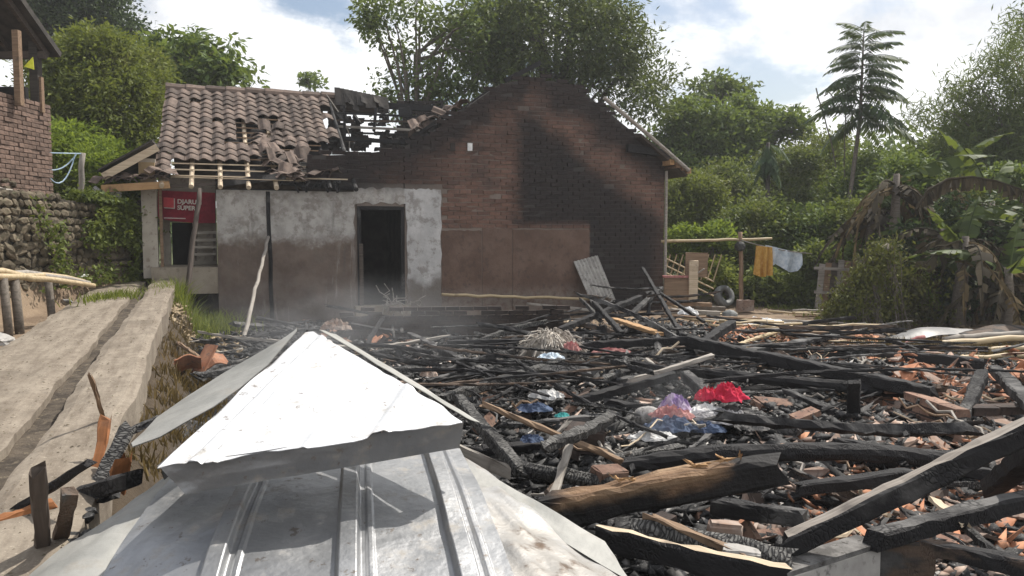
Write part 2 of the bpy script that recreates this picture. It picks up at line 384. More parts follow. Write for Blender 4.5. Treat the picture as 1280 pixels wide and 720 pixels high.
# leaves
def leaf(name, a, b, trans=.45, rough=.5, hue=None):
    m = Mat(name); k = m.isl()
    c = m.mix(k, tuple(q * s_ for q, s_ in zip(a, (1.3, 1.2, .9))), tuple(q * s_ for q, s_ in zip(b, (1.9, 1.75, 1.3))))
    if hue: c = m.mix(m.noise(m.pos(), .9, 3).step(.52, .68), c, hue)
    m.color(c); m.rough(rough + .12); m.b.inputs['Specular IOR Level'].default_value = .25
    tr = m.t.nodes.new('ShaderNodeBsdfTranslucent'); mx = m.t.nodes.new('ShaderNodeMixShader')
    m.t.links.new(c if 'dry' in name or 'dark' in name else m.mix(.5, c, (.19, .22, .03)), tr.inputs[0]); mx.inputs[0].default_value = trans
    m.t.links.new(m.b.outputs[0], mx.inputs[1]); m.t.links.new(tr.outputs[0], mx.inputs[2]); m.t.links.new(mx.outputs[0], m.out.inputs[0]); M[name] = m.m
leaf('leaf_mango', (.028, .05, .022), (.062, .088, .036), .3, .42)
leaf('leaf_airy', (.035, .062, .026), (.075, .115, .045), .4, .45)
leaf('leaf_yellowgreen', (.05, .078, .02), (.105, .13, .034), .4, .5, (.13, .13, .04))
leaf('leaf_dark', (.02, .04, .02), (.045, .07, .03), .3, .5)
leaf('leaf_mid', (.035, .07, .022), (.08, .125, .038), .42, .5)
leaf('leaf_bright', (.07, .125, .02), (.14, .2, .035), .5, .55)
leaf('leaf_bush', (.035, .062, .022), (.085, .115, .036), .4, .5, (.115, .12, .04))
leaf('leaf_bamboo', (.035, .065, .028), (.075, .11, .045), .42, .45)
leaf('leaf_frond', (.014, .036, .02), (.032, .06, .03), .22, .45)
leaf('leaf_banana', (.028, .05, .016), (.05, .078, .022), .45, .45)
leaf('leaf_dry', (.055, .044, .03), (.095, .075, .05), .25, .8)
leaf('leaf_dark_dry', (.024, .021, .018), (.045, .039, .032), .2, .8)
leaf('grass_dry', (.06, .048, .026), (.11, .085, .045), .3, .8)
leaf('grass_green', (.07, .11, .025), (.15, .18, .05), .4, .7)
leaf('vine', (.04, .052, .018), (.08, .088, .03), .25, .7, (.07, .06, .035))
leaf('ivy', (.04, .065, .02), (.1, .13, .04), .35, .5)

# ------------------------------------------------------------------ ground
def edge_x(y): return -2.0 - .39 * (np.asarray(y, float) - 3.8)
def path_z(y): return .6 + .025 * (np.asarray(y, float) - 3.8)
def H(x, y):
    x = np.asarray(x, float); y = np.asarray(y, float)
    h = .05 * vnoise(x * .7, y * .7) + .04 * vnoise(x * 2.3, y * 2.3, 3.) + .03 * vnoise(x * 6, y * 6, 7.)
    ruin = sstep(16, 13.5, y) * sstep(9.5, 7, x)
    h = h + ruin * (.16 * np.exp(-((x - 1.5) / 3) ** 2 - ((y - 8) / 3.5) ** 2) + .12 * np.exp(-((x - 3.6) / 1.6) ** 2 - ((y - 6) / 1.8) ** 2) + .22 * np.exp(-((x - 3.2) / 1.2) ** 2 - ((y - 12.5) / 1.5) ** 2) + .12 * vnoise(x * 1.3, y * 1.3, 11.))
    s = edge_x(np.minimum(y, 17)) - x
    h = h + (path_z(np.clip(y, 0, 17)) - .22 - h) * sstep(-.42, -.02, s + .1 * vnoise(x * 3, y * 3, 5.))
    bank = sstep(-7.05, -7.6, x + .0 * y) * sstep(15.9, 15.2, y)
    h = h + (2.15 - h) * bank
    return h + .9 * sstep(30, 90, y) * 2
def Hs(x, y): return float(H(x, y))
def grid_axis(lo, hi, fine_lo, fine_hi, step):
    a = list(np.arange(fine_lo, fine_hi, step)); s = step; p = fine_lo
    left = []
    while p > lo: s *= 1.25; p -= s; left.append(p)
    s = step; p = a[-1]; right = []
    while p < hi: s *= 1.25; p += s; right.append(p)
    return np.array(left[::-1] + a + right)
gx = grid_axis(-900, 900, -9, 9, .11); gy = grid_axis(-300, 1500, 0.4, 16.5, .11)
X, Y = np.meshgrid(gx, gy); Z = H(X, Y); Z[(np.abs(X) > 200) | (Y > 200)] += 0
nx, ny = len(gx), len(gy); idx = np.arange(nx * ny).reshape(ny, nx)
F = np.stack([idx[:-1, :-1], idx[:-1, 1:], idx[1:, 1:], idx[1:, :-1]], -1).reshape(-1, 4)
m = Mat('ground'); x, y, z = m.xyz(m.pos())
n1 = m.noise(m.pos(), .9, 6) - .5; n2 = m.noise(m.pos(), 6, 6) - .5
dirt = m.mix(m.noise(m.pos(), 1.7, 6).step(.35, .65), (.15, .105, .07), (.25, .185, .125))
dirt = m.mix(m.noise(m.pos(), 30, 4).step(.55, .75) * .6, dirt, (.34, .27, .2))
far = (y + n1 * 4).step(19, 23) ; dirt = m.mix(far, dirt, (.06, .07, .025))
ash = m.mix(m.noise(m.pos(), 3.5, 6).step(.4, .62), (.012, .0115, .0115), (.042, .04, .038))
ash = m.mix(m.noise(m.pos(), 24, 5).step(.52, .7) * .8, ash, (.17, .16, .15))
ash = m.mix(m.noise(m.pos(), 11, 5).step(.6, .72) * .6, ash, (.16, .085, .055))
xe = x + (y - 3.8) * .39 + 2.0
ruin = (xe + n1 * .3 + n2 * .1).step(.05, .3) * (y + n1 * 2.2 + n2 - (x * -.16)).step(14.9, 13.8) * (x + n1 * 2 + (y * .0)).step(9.5, 7.6)
c = m.mix(ruin, dirt, ash); c = m.mix((xe.step(-.15, .0) * xe.step(.75, .5)) * z.step(.1, .25), c, m.mix(m.noise(m.pos(), 8, 5), (.035, .026, .017), (.085, .062, .04)))
m.color(c); m.rough(.95); m.bump(m.noise(m.pos(), 22, 6), .9, .03); M['ground'] = m.m
ob('ground', npmesh('ground', np.stack([X, Y, Z], -1).reshape(-1, 3), F, 'ground', True), kind='structure')

# concrete path and the kerb strip beside its drain
def ribbon(name, s0, s1, mat, dz, thick, y0, y1, rough_edge, kind='structure', label=None, cat=None):
    ys = np.arange(y0, y1, .12); ks = np.linspace(0, 1, 7); V = []; n = len(ks)
    top = []
    for j, y in enumerate(ys):
        for i, k in enumerate(ks):
            a = s0 + float(vnoise(y * 1.3, 2., s0)) * rough_edge + float(vnoise(y * 5, 2., s0)) * rough_edge * .5; b = s1 + float(vnoise(y * 1.1, 9., s1)) * rough_edge + float(vnoise(y * 6, 5., s0)) * rough_edge * .5
            s = a + (b - a) * k; x = float(edge_x(min(y, 17.))) - s
            zz = float(path_z(y)) + dz + .02 * float(vnoise(x * 2, y * 2, 4.)) + .012 * float(vnoise(x * 9, y * 9, 2.)) - (.02 if i in (0, n - 1) else 0)
            V.append((x, y, zz))
    m_ = len(ys); F = [(j * n + i, j * n + i + 1, (j + 1) * n + i + 1, (j + 1) * n + i) for j in range(m_ - 1) for i in range(n - 1)]
    F = [f[::-1] for f in F]
    o = len(V)
    for j in range(m_):
        for i in (0, n - 1): x, y, zz = V[j * n + i]; V.append((x, y, zz - thick))
    for j in range(m_ - 1):
        F.append((j * n, (j + 1) * n, o + 2 * j + 2, o + 2 * j)); F.append((j * n + n - 1, o + 2 * j + 1, o + 2 * j + 3, (j + 1) * n + n - 1))
    return ob(name, mesh(name, V, F, mat, False), kind=kind)
m = Mat('path_concrete'); x, y, z = m.xyz(m.pos()); al = m.vec((x + y * .39) * 6, y * .8, z)
st = m.noise(al, 1.6, 6, .65); bg_ = m.noise(m.pos(), 1.3, 6, .6); fn = m.noise(m.pos(), 26, 5)
st = st * .6 + m.noise(m.pos(), 9, 8, .75) * .4; c = m.mix(st.step(.36, .62), (.15, .122, .094), (.26, .222, .176)); c = m.mix(bg_.step(.52, .7) * .6, c, (.15, .12, .09)); c = m.mix(fn.step(.6, .72) * .5, c, (.13, .105, .08))
c = m.mix(m.noise(m.pos(), .7, 7, .7).step(.5, .62) * .45, c, (.11, .09, .07)); c = m.mix(m.noise(m.pos(), 70, 3).step(.62, .7) * .6, c, (.42, .37, .3))
m.color(c); m.rough(.93); m.bump(st * .6 + fn * .6 + bg_, .6, .02); M['path_concrete'] = m.m
ribbon('path', .64, 1.45, 'path_concrete', .0, .3, .3, 16.9, .1)
ribbon('kerb', .0, .43, 'path_concrete', .06, .24, .3, 16.2, .05)
ribbon('drain', .36, .70, 'gutter_soil', -.075, .1, .3, 16.5, .02)
# ------------------------------------------------------------------ burnt house
house = thing('burnt_house', 'burnt brick house with sooty gable wall and half collapsed tiled roof', 'house', HO, HT)
def prism(mb, poly, v0, v1):
    n = len(poly); V = [(u, v0, z) for u, z in poly] + [(u, v1, z) for u, z in poly]
    F = [tuple(range(n)), tuple(range(2 * n - 1, n - 1, -1))] + [(i, n + i, n + (i + 1) % n, (i + 1) % n) for i in range(n)]
    mb.add(V, F); return mb
gable = [W(a, b) for a, b in ((385, 190), (440, 187), (500, 182), (520, 171), (545, 160), (552, 150), (575, 136), (600, 118), (625, 101), (650, 96), (690, 97), (720, 105), (745, 124), (829, 192))]
gu = np.array([p[0] for p in gable]); gz = np.array([p[1] for p in gable])
def top(u): return float(np.interp(u, gu, gz)) if u >= gu[0] else 2.66
DU0, DU1, DZ0, DZ1 = W(447, 300)[0], W(505, 300)[0], W(475, 381)[1], W(475, 258)[1]
UR = W(829, 300)[0]; UP = W(551, 300)[0]; PT = W(500, 236)[1]
us = list(np.arange(gu[0], UR, .12)) + [UR]
wall = MB()
prism(wall, [(0, -.3), (DU0, -.3), (DU0, 2.6), (0, 2.6)], .02, .17)
prism(wall, [(DU0, -.3), (DU1, -.3), (DU1, DZ0), (DU0, DZ0)], -.005, .17)
prism(wall, [(DU0, DZ1), (DU1, DZ1), (DU1, top(DU1) - .1), (DU0, top(DU0) - .1)], -.005, .17)
prism(wall, [(gu[0], 2.6), (DU0, 2.6), (DU0, top(DU0) - .1), (gu[0], top(gu[0]) - .08)], -.005, .17)
prism(wall, [(DU1, -.3), (UR, -.3)] + [(u, top(u) - .07) for u in us[::-1] if u > DU1], -.005, .17)
wallo = wall.ob('brick_wall', 'sooty_mortar', house)
# bricks: real courses; the nearest 300 are single parts, the rest one joined part
bm_var = []
for i in range(6):
    b = MB(); b.box(-.12, .12, -.02, .03, -.037, .037, .007); bm_var.append(b.mesh('brick', 'sooty_brick'))
UPAN = W(736, 330)[0]; ZPAN = W(690, 287)[1]
bricks = []
ci = 0; zc = -.1
while zc < 5.4:
    off = .13 * (ci % 2) + random.uniform(-.02, .02); u = gu[0] - .3 + off
    while u < UR:
        a, b = max(u + .007, gu[0] - random.uniform(0, .12)), min(u + .253, UR); u += .26
        if b - a < .06: continue
        um = (a + b) / 2
        if zc + .05 > top(um) + random.uniform(-.09, .05): continue
        if um < UP + .02 and zc < PT + .03: continue
        if DU0 - .05 < um < DU1 + .05 and zc < DZ1: continue
        if um < UPAN + .02 and zc < ZPAN: continue
        if random.random() < .006: continue
        bricks.append((um, zc + .045, b - a))
    zc += .09; ci += 1
bricks.sort(key=lambda b: (HW(b[0], 0, b[1]) - cam.location).length)
rest = MB()
for i, (u, z, L) in enumerate(bricks):
    dv = random.gauss(0, .006)
    if i < 290:
        o = ob('brick', bm_var[i % 6], wallo, (u, dv, z + random.gauss(0, .002)), (random.gauss(0, .012), random.gauss(0, .012), random.gauss(0, .01)))
        o.scale = (L / .24, 1, 1)
    else: rest.box(u - L / 2, u + L / 2, -.02 + dv, .03, z - .036, z + .036, .005)
rest.ob('brick_courses', 'sooty_brick', wallo, kind='stuff')
# plaster skin, thin render panels
def ragged(u0, u1, z0, z1, rag=(0, 0, 0, 0), n=14, amp=.035):
    """poly with ragged edges: bottom, right, top, left"""
    pts = []
    r = lambda k: random.uniform(-amp, amp) if rag[k] else 0
    for i in range(n): pts.append((u0 + (u1 - u0) * i / n, z0 + r(0)))
    for i in range(n): pts.append((u1 + r(1), z0 + (z1 - z0) * i / n))
    for i in range(n): pts.append((u1 + (u0 - u1) * i / n, z1 + r(2)))
    for i in range(n): pts.append((u0 + r(3), z1 + (z0 - z1) * i / n))
    return pts
pl = MB(); MIDU = W(440, 300)[0]
prism(pl, ragged(0, DU0 - .07, -.25, 2.6, (0, 1, 0, 0)), -.025, .022)
prism(pl, ragged(DU0 - .065, DU1 + .06, DZ1 + .06, PT, (1, 0, 1, 0)), -.022, .022)
prism(pl, ragged(DU1 + .05, UP, .0, PT, (0, 1, 1, 1), amp=.02), -.028, .022)
prism(pl, [(0, -.25), (0, 2.6), (-.001, 2.6), (-.001, -.25)], -.02, .17)
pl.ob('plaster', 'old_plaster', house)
pn = MB(); U2 = W(640, 330)[0]; U3 = W(602, 330)[0]
prism(pn, ragged(UP + .01, U3, -.1, ZPAN - .02, (0, 0, 1, 1), amp=.012), -.014, .02)
prism(pn, ragged(U3 + .015, U2, -.1, ZPAN + .03, (0, 0, 1, 0), amp=.02), -.016, .02)
prism(pn, ragged(U2 + .012, UPAN, -.1, ZPAN, (0, 1, 1, 0), amp=.012), -.024, .02)
pn.ob('render_panel', 'thin_render', house)
# door frame, inner door leaf remains, charred post let into the plaster
df = MB(); df.box(DU0 - .005, DU0 + .065, -.03, .1, DZ0, DZ1); df.box(DU1 - .065, DU1 + .005, -.03, .1, DZ0, DZ1); df.box(DU0 + .066, DU1 - .066, -.03, .1, DZ1 - .07, DZ1 + .005)
df.ob('door_frame', 'char', house)
lf = MB(); lf.box(DU0 + .02, DU0 + .1, -.06, -.032, DZ0 - .1, DZ0 + 1.25); lf.ob('door_jamb_board', 'dark_wood', house)
sl = MB(); sl.box(DU0 - .08, DU1 + .1, -.18, .019, -.2, DZ0 - .01, .012); sl.ob('door_step', 'concrete', house)
UPO = W(338, 300)[0]
po = MB(); po.tube(curve_pts((UPO, -.03, -.1), (UPO - .03, -.03, 2.58), 6, 0, .006), .04, 6); po.ob('charred_post', 'char', house)
# the other walls and the rooms behind
iw = MB()
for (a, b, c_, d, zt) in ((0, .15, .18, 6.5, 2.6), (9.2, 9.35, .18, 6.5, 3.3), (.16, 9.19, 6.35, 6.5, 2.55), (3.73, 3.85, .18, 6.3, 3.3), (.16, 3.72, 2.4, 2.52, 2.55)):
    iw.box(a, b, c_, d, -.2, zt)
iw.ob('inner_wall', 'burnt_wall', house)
ce = MB(); ce.box(.17, 3.7, .18, 2.39, 2.56, 2.64); ce.ob('shading_ceiling', 'burnt_wall', house)  # slab added to shadow the room behind the doorway

# ---- tiled roof of the left wing
RV, RZ, EV, EZ = 3.7, 5.03, -.28, 2.74
SL = math.hypot(RV - EV, RZ - EZ); SA = math.atan2(RZ - EZ, RV - EV)
def rp(u, t, h=0.):          # point on the roof plane: t metres up the slope, h above it
    return Vector((u, EV + math.cos(SA) * t - math.sin(SA) * h, EZ + math.sin(SA) * t + math.cos(SA) * h))
UL = -1.02; TW, TE = .235, .262
def pantile(name, mat, w=.262, L=.33, wob=0):
    V = []; n = 9; amp = .03
    for e in (0, 1):
        for th in (0, .014):
            for i in range(n):
                k = i / (n - 1); x = (k - .5) * w; zz = -amp * math.cos(k * 2 * math.pi) * (1 if k < .5 else .8) + th + (.03 if e == 0 else 0) * 1
                V.append((x, e * L - .04, zz))
    F = [(n + i, 2 * n + n + i, 2 * n + n + i + 1, n + i + 1)[::-1] for i in range(n - 1)] + [(i, i + 1, 2 * n + i + 1, 2 * n + i)[::-1] for i in range(n - 1)]
    F += [(i, n + i, n + i + 1, i + 1)[::-1] for i in range(n - 1)] + [(2 * n + i, 2 * n + i + 1, 3 * n + i + 1, 3 * n + i)[::-1] for i in range(n - 1)]
    F += [(0, 2 * n, 3 * n, n)[::-1], (n - 1, 2 * n - 1, 4 * n - 1, 3 * n - 1)[::-1]]
    return mesh(name, V, F, mat, False)
tile_me = [pantile('roof_tile', 'old_tile', .262 + random.uniform(-.004, .004)) for _ in range(3)]
roofo = bpy.data.objects.new('roof', None); link(roofo, house)
def uz_t(px, py):            # pixel -> (u, t) on the roof plane
    n = Vector((0, -math.sin(SA), math.cos(SA))); r = ray(px, py)
    rl = Vector((r.dot(Vector((HC, HS, 0))), r.dot(Vector((-HS, HC, 0))), r.z)); o = Vector((0, 0, CAMZ)) - HO; ol = Vector((o.dot(Vector((HC, HS, 0))), o.dot(Vector((-HS, HC, 0))), o.z))
    t = n.dot(rp(0, 0) - ol) / n.dot(rl); p = ol + rl * t
    return p.x, (p - rp(0, 0)).dot(Vector((0, math.cos(SA), math.sin(SA))))
rows = int(SL / TE)
UEND = 2.38
for r in range(rows):
    for cidx in range(17):
        u = UL + .12 + cidx * TW; t = r * TE
        if u > UEND + .12 * math.sin(r * 1.7): continue
        p = HW(*rp(u, t + .15)); rr = p - cam.location; px = 640 + FPX * rr.dot(Vector((1, 0, 0))) / rr.dot(_F); py = 360 - FPX * rr.dot(_U) / rr.dot(_F)
        jumble = 0.
        if px < 330 and 201 < py and px > 214: continue                     # strip of bare rafters
        if 287 < px < 305 and 152 < py < 182: continue                      # hole
        if 305 <= px < 345 and 150 < py < 187: jumble = 1.
        if 330 < px < 400 and py > 187: jumble = 1.
        if px > 383 and py > 181: continue
        if jumble and random.random() < .32: continue
        if random.random() < .012: continue
        j = .35 * jumble + .02 + (.08 if random.random() < .07 else 0)
        o = ob('roof_tile', tile_me[(r + cidx) % 3], roofo, rp(u + random.gauss(0, .01 + .06 * jumble), t + random.gauss(0, .008 + .07 * jumble), .045 + .07 * jumble * random.random()))
        o.rotation_euler = (SA + random.gauss(0, j * .6), random.gauss(0, j * .6), random.gauss(0, j))
# slid tiles lying at the broken lower corner
for i in range(34):
    px, py = random.uniform(338, 425), random.uniform(192, 228); 
    if py < 195 + (px - 338) * .12: continue
    u, t = uz_t(px, py)
    o = ob('slipped_tile', tile_me[i % 3], roofo, rp(u, max(t, -.25), .03 + random.uniform(0, .1))); o.rotation_euler = (SA + random.gauss(0, .35), random.gauss(0, .35), random.gauss(0, .6))
# rafters, battens, ridge, boarding of the far slope
for i in range(8):
    u = UL + .1 + i * .5
    b = MB(); b.tube([rp(u, -.12, -.06), rp(u, SL, -.06)], .045, 8); b.ob('rafter', 'pale_wood' if i < 5 else 'char', roofo)
for r in range(rows):
    b = MB(); b.bar(rp(UL + .02, r * TE + .2, 0), rp(UEND - random.uniform(-.1, .3), r * TE + .2, 0), .035, .025); b.ob('batten', 'brown_wood' if r > 2 else 'pale_wood', roofo)
for t in (.1, .17):
    b = MB(); b.tube([rp(UL + .25, t, .02), rp(1.6, t - .05, .02)], .008, 5); b.ob('lath', 'pale_wood', roofo)
b = MB()
b.add([rp(UL, SL, -.03), rp(UEND + .1, SL, -.03), (UEND + .1, RV + 3.3, EZ), (UL, RV + 3.3, EZ), rp(UL, SL, -.09), rp(UEND + .1, SL, -.09), (UEND + .1, RV + 3.3, EZ - .06), (UL, RV + 3.3, EZ - .06)], [(0, 1, 2, 3), (7, 6, 5, 4), (0, 4, 5, 1), (2, 6, 7, 3), (0, 3, 7, 4), (1, 5, 6, 2)])
b.ob('back_slope', 'old_tile', roofo)
b = MB(); b.add([rp(.0, .5, -.12), rp(UEND - .1, .5, -.12), rp(UEND - .1, SL - .1, -.12), rp(.0, SL - .1, -.12)], [(0, 1, 2, 3)]); b.ob('underlay', 'dark_void', roofo)
cap = MB(); n = 8
for i in range(8): cap = cap
ridge_me = MB()
V = []; 
for e in (0, .46):
    for k in range(7):
        a = math.pi * k / 6; V.append((e, -math.cos(a) * (.15 if e else .165), math.sin(a) * (.15 if e else .17)))
ridge_me.add(V, [(k, k + 1, 7 + k + 1, 7 + k) for k in range(6)]); rme = ridge_me.mesh('ridge_tile', 'old_tile')
for i in range(11):
    o = ob('ridge_tile', rme, roofo, (UL - .02 + i * .43, RV, RZ - .02 + random.gauss(0, .006) - (.03 if i > 8 else 0)), (random.gauss(0, .03), random.gauss(0, .012), random.gauss(0, .015)))
rb = MB(); rb.box(UL, 3.75, RV - .13, RV + .1, RZ - .3, RZ - .03); rb.ob('ridge_board', 'dark_wood', roofo)
# burnt right end: ridge beam, purlin, hanging stubs
bb = MB(); a, z = W(478, 132, RV); b_, z2 = W(560, 138, RV); bb.bar((a - .2, RV, z), (b_, RV - .1, z2), .13, .14); bb.ob('charred_ridge_beam', 'char', roofo)
bb = MB(); a, z = W(422, 158, 2.6); b_, z2 = W(527, 163, 2.6); bb.bar((a, 2.6, z), (b_, 2.6, z2), .07, .05); bb.ob('purlin', 'grey_wood', roofo)
bb = MB(); a, z = W(415, 172, 2.2); b_, z2 = W(545, 181, 2.2); bb.bar((a, 2.2, z), (b_, 2.2, z2), .1, .09); bb.ob('purlin', 'char', roofo)
for k, (y0, y1) in enumerate(((141, 147), (150, 153), (165, 170), (176, 178))):
    v = 2.3 + .35 * k; a, z = W(418 - 4 * k, y0, v); b_, z2 = W(548 + 3 * k, y1, v); bb = MB(); bb.bar((a, v, z), (b_, v, z2), .05, .045); bb.ob('charred_purlin', 'char_plank' if k % 2 else 'char', roofo)
for px in (430, 470, 512):
    v = random.uniform(2.4, 3.6); u, z = W(px, 128 + random.uniform(0, 8), v); u2, z2 = W(px + random.uniform(-8, 8), 170 + random.uniform(-6, 22), v)
    bb = MB(); bb.bar((u, v, z), (u2, v - .2, z2), random.uniform(.05, .12), .05); bb.ob('charred_stub', 'char', roofo)
for i in range(14):
    px, py = random.uniform(418, 545), random.uniform(140, 184); v = random.uniform(2.2, 3.4); u, z = W(px, py, v)
    bb = MB(); s_ = random.uniform(.05, .16); bb.box(-s_, s_, -.03, .03, -s_ * .8, s_ * .8, .04); bb.ob('charred_scrap', 'char', roofo, loc=(u, v, z), rot=(random.gauss(0, .5), random.gauss(0, .6), 0))
# boards still hanging right of the tiles
for k in range(12):
    px = 418 + k * 5.4; u, z = W(px, 109 + k * 1.1, 3.5); u2, z2 = W(px + 8.5, 132 + 5 * math.sin(k * 1.9), 3.35); bb = MB(); bb.add([(u, 3.5, z), (u2, 3.5, z), (u2 + .02, 3.35, z2 + random.uniform(-.06, .06)), (u, 3.35, z2), (u, 3.53, z), (u2, 3.53, z), (u2, 3.38, z2), (u, 3.38, z2)], [(0, 3, 2, 1), (4, 5, 6, 7), (0, 1, 5, 4), (1, 2, 6, 5), (2, 3, 7, 6), (3, 0, 4, 7)]); bb.ob('hanging_board', 'roof_dark', roofo)
# ragged remains of the far slope seen through the burnt roof
bb = MB(); nx_, nz_ = 40, 16
for i in range(nx_):
    for j in range(nz_):
        px, py = 412 + i * 3.6, 128 + j * 3.9
        if px < 480 and py < 132: continue
        if vnoise(px * .11, py * .16, 2.) + .25 * math.sin(px * .05) + (.25 if py > 172 else 0) < -.10 - .0: continue
        v = 4.6 + .01 * j; u, z = W(px, py, v); bb.box(u - .04, u + .045, v, v + .03, z - .045, z + .045, .018)
bb.ob('burnt_back_slope', 'burnt_wall', roofo, kind='stuff')
# broken wire hanging from ridge
u, z = W(408, 118, 3.2); u1, z1 = W(430, 150, 2.9); u2, z2 = W(437, 170, 2.9); u3, z3 = W(436, 200, 2.9)
bb = MB(); bb.tube([(u, 3.2, z), (u1, 2.9, z1), (u2, 2.9, z2), (u3, 2.9, z3)], .014, 5); bb.ob('hanging_wire', 'grey_wood', roofo)
# left rake: broken tiles and rafters lying on the gable
for i, (x0, y0, x1, y1) in enumerate(((515, 172, 560, 142), (535, 165, 590, 130), (500, 178, 545, 158), (560, 150, 612, 112))):
    a, z = W(x0, y0, .1 + .12 * i); b_, z2 = W(x1, y1, .1 + .12 * i); bb = MB(); bb.bar((a, .1 + .12 * i, z), (b_, .1 + .12 * i, z2), .1, .06); bb.ob('charred_rafter', 'char_ash' if i == 1 else 'char', house)
for i in range(14):
    t = random.random(); a, z = W(512 + 70 * t, 168 - 40 * t - random.uniform(-4, 4), .1)
    o = ob('slipped_tile', tile_me[i % 3], house, (a, random.uniform(-.05, .3), z), (random.gauss(.2, .4), -.55 + random.gauss(0, .3), random.gauss(0, .5)))
# soot stump on the gable peak
bb = MB(); a, z = W(650, 92); bb.bar((a - .3, .1, z - .15), (a + .5, .1, z + .28), .12, .1); bb.ob('charred_rafter', 'char', house)
# right rake: barge pole, rafter ends and the strip of roof left there
a, z = W(755, 122, -.4); b_, z2 = W(861, 213, -.4)
bb = MB(); bb.tube([(a, -.4, z), ((a + b_) / 2, -.4, (z + z2) / 2 + .02), (b_, -.4, z2)], .045, 8); bb.ob('barge_pole', 'grey_wood', house)
a1, z1 = W(800, 166, -.25); b1, zz1 = W(858, 216, -.25)
bb = MB(); bb.add([(a1, -.3, z1 - .02), (b1, -.3, zz1 - .02), (b1, 2.5, zz1 - .02), (a1, 2.5, z1 - .02), (a1, -.3, z1 - .09), (b1, -.3, zz1 - .09), (b1, 2.5, zz1 - .09), (a1, 2.5, z1 - .09)], [(0, 1, 2, 3), (7, 6, 5, 4), (0, 4, 5, 1), (2, 6, 7, 3), (0, 3, 7, 4), (1, 5, 6, 2)]); bb.ob('roof_remnant', 'dark_wood', house)
for k, px in enumerate((838, 846, 853, 859)):
    a, z = W(px, 203 + k * 3.6, -.28); bb = MB(); bb.box(a - .055, a + .055, -.36, 1.2, z - .06, z + .06); bb.ob('purlin_end', 'fresh_beam' if k in (0, 3) else 'brown_wood', house)
a, z = W(829, 205); bb = MB(); bb.tube([(UR + .04, -.04, -.1), (UR + .04, -.04, 3.2)], .035, 6); bb.ob('corner_pole', 'grey_wood', house)
a, z = W(800, 172, -.1); a2, z2_ = W(822, 176, -.1); bb = MB(); bb.bar((a - .35, -.15, z - .25), (a2 + .3, -.15, z - .35), .1, .16); bb.ob('charred_rafter', 'char', house)
# white chip in a put-log hole
for px, py, mt in ((587, 184, 'plastic_white'), (565, 184, 'burnt_wall'), (541, 184, 'burnt_wall')):
    a, z = W(px, py); bb = MB(); bb.box(a - .05, a + .05, -.045, -.03, z - .08, z + .08, .01); bb.ob('putlog_hole', mt, house)

# ---- porch on the left with posts, shop wall, counter, lean-to
VP = 1.3
pw = MB()
def wp(px, py, v): u, z = W(px, py, v); return Vector((u, v, z))
a = W(213, 320, VP)[0]; b_ = -.02
FZ = W(230, 325, VP)[1]
pw.box(W(200, 300, VP)[0], W(213, 300, VP)[0], VP, VP + .12, FZ - .2, 2.95); pw.box(W(213, 300, VP)[0] + .001, b_, VP + .02, VP + .1, W(230, 278, VP)[1], 2.95)
pw.box(W(241, 300, VP)[0], b_, VP + .02, VP + .1, FZ - .2, W(230, 278, VP)[1] - .001)
pw.ob('shop_wall', 'pale_post', house)
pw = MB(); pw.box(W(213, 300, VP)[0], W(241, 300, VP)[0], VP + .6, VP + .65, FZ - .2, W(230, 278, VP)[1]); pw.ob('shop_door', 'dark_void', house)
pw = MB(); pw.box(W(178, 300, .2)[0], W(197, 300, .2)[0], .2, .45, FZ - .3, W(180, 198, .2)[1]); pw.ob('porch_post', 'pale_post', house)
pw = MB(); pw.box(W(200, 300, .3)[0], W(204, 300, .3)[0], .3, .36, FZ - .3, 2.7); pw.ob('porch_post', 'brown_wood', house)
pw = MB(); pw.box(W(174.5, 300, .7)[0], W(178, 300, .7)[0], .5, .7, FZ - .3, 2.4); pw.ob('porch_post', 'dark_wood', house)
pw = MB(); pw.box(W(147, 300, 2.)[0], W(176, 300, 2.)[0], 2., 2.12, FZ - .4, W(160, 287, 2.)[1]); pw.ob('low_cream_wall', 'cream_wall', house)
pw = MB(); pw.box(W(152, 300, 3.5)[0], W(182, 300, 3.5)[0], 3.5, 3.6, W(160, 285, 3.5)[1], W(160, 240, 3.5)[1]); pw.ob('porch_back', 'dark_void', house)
pw = MB(); pw.box(W(195, 300, -.1)[0] - .1, .4, -.0, 1.29, FZ - .6, FZ - .1, .01); pw.ob('porch_floor', 'concrete', house)
# tie beam and lean-to roof with its barge board
B0, B1 = wp(127, 236, -.25), wp(212, 231, -.25)
pw = MB(); pw.bar(B0, B1, .09, .13); pw.ob('tie_beam', 'fresh_beam', house)
C0, C1 = wp(129, 221, -.28), wp(197, 184, -.28)
pw = MB(); pw.bar(C0, C1, .05, .13); pw.ob('barge_board', 'pale_wood', house)
pw = MB(); e = Vector((0, 3.2, 0)); up = Vector((0, 0, .09)); sh = Vector((-.08, -.06, 0)); V = [C0 + sh + up, C1 + sh + up, C1 + e + up, C0 + sh + e + up]; V += [v + Vector((0, 0, .04)) for v in V]
pw.add(V, [(3, 2, 1, 0), (4, 5, 6, 7), (0, 1, 5, 4), (1, 2, 6, 5), (2, 3, 7, 6), (3, 0, 4, 7)]); pw.ob('lean_to_roof', 'roof_dark', house)
pw = MB(); pw.box(W(176, 300, .02)[0], W(196, 300, .02)[0], .02, .1, W(190, 222, .02)[1], W(190, 203, .02)[1]); pw.ob('gable_infill', 'cream_wall', house)
for i in range(9):
    k = i / 8; p = B0.lerp(B1, k * .8 + .02) + Vector((0, -.03, .13 + random.uniform(-.02, .04)))
    ob('verge_tile', tile_me[i % 3], house, p, (random.gauss(.25, .15), random.gauss(0, .2), random.gauss(0, .35)))
p = wp(203, 219, -.35)
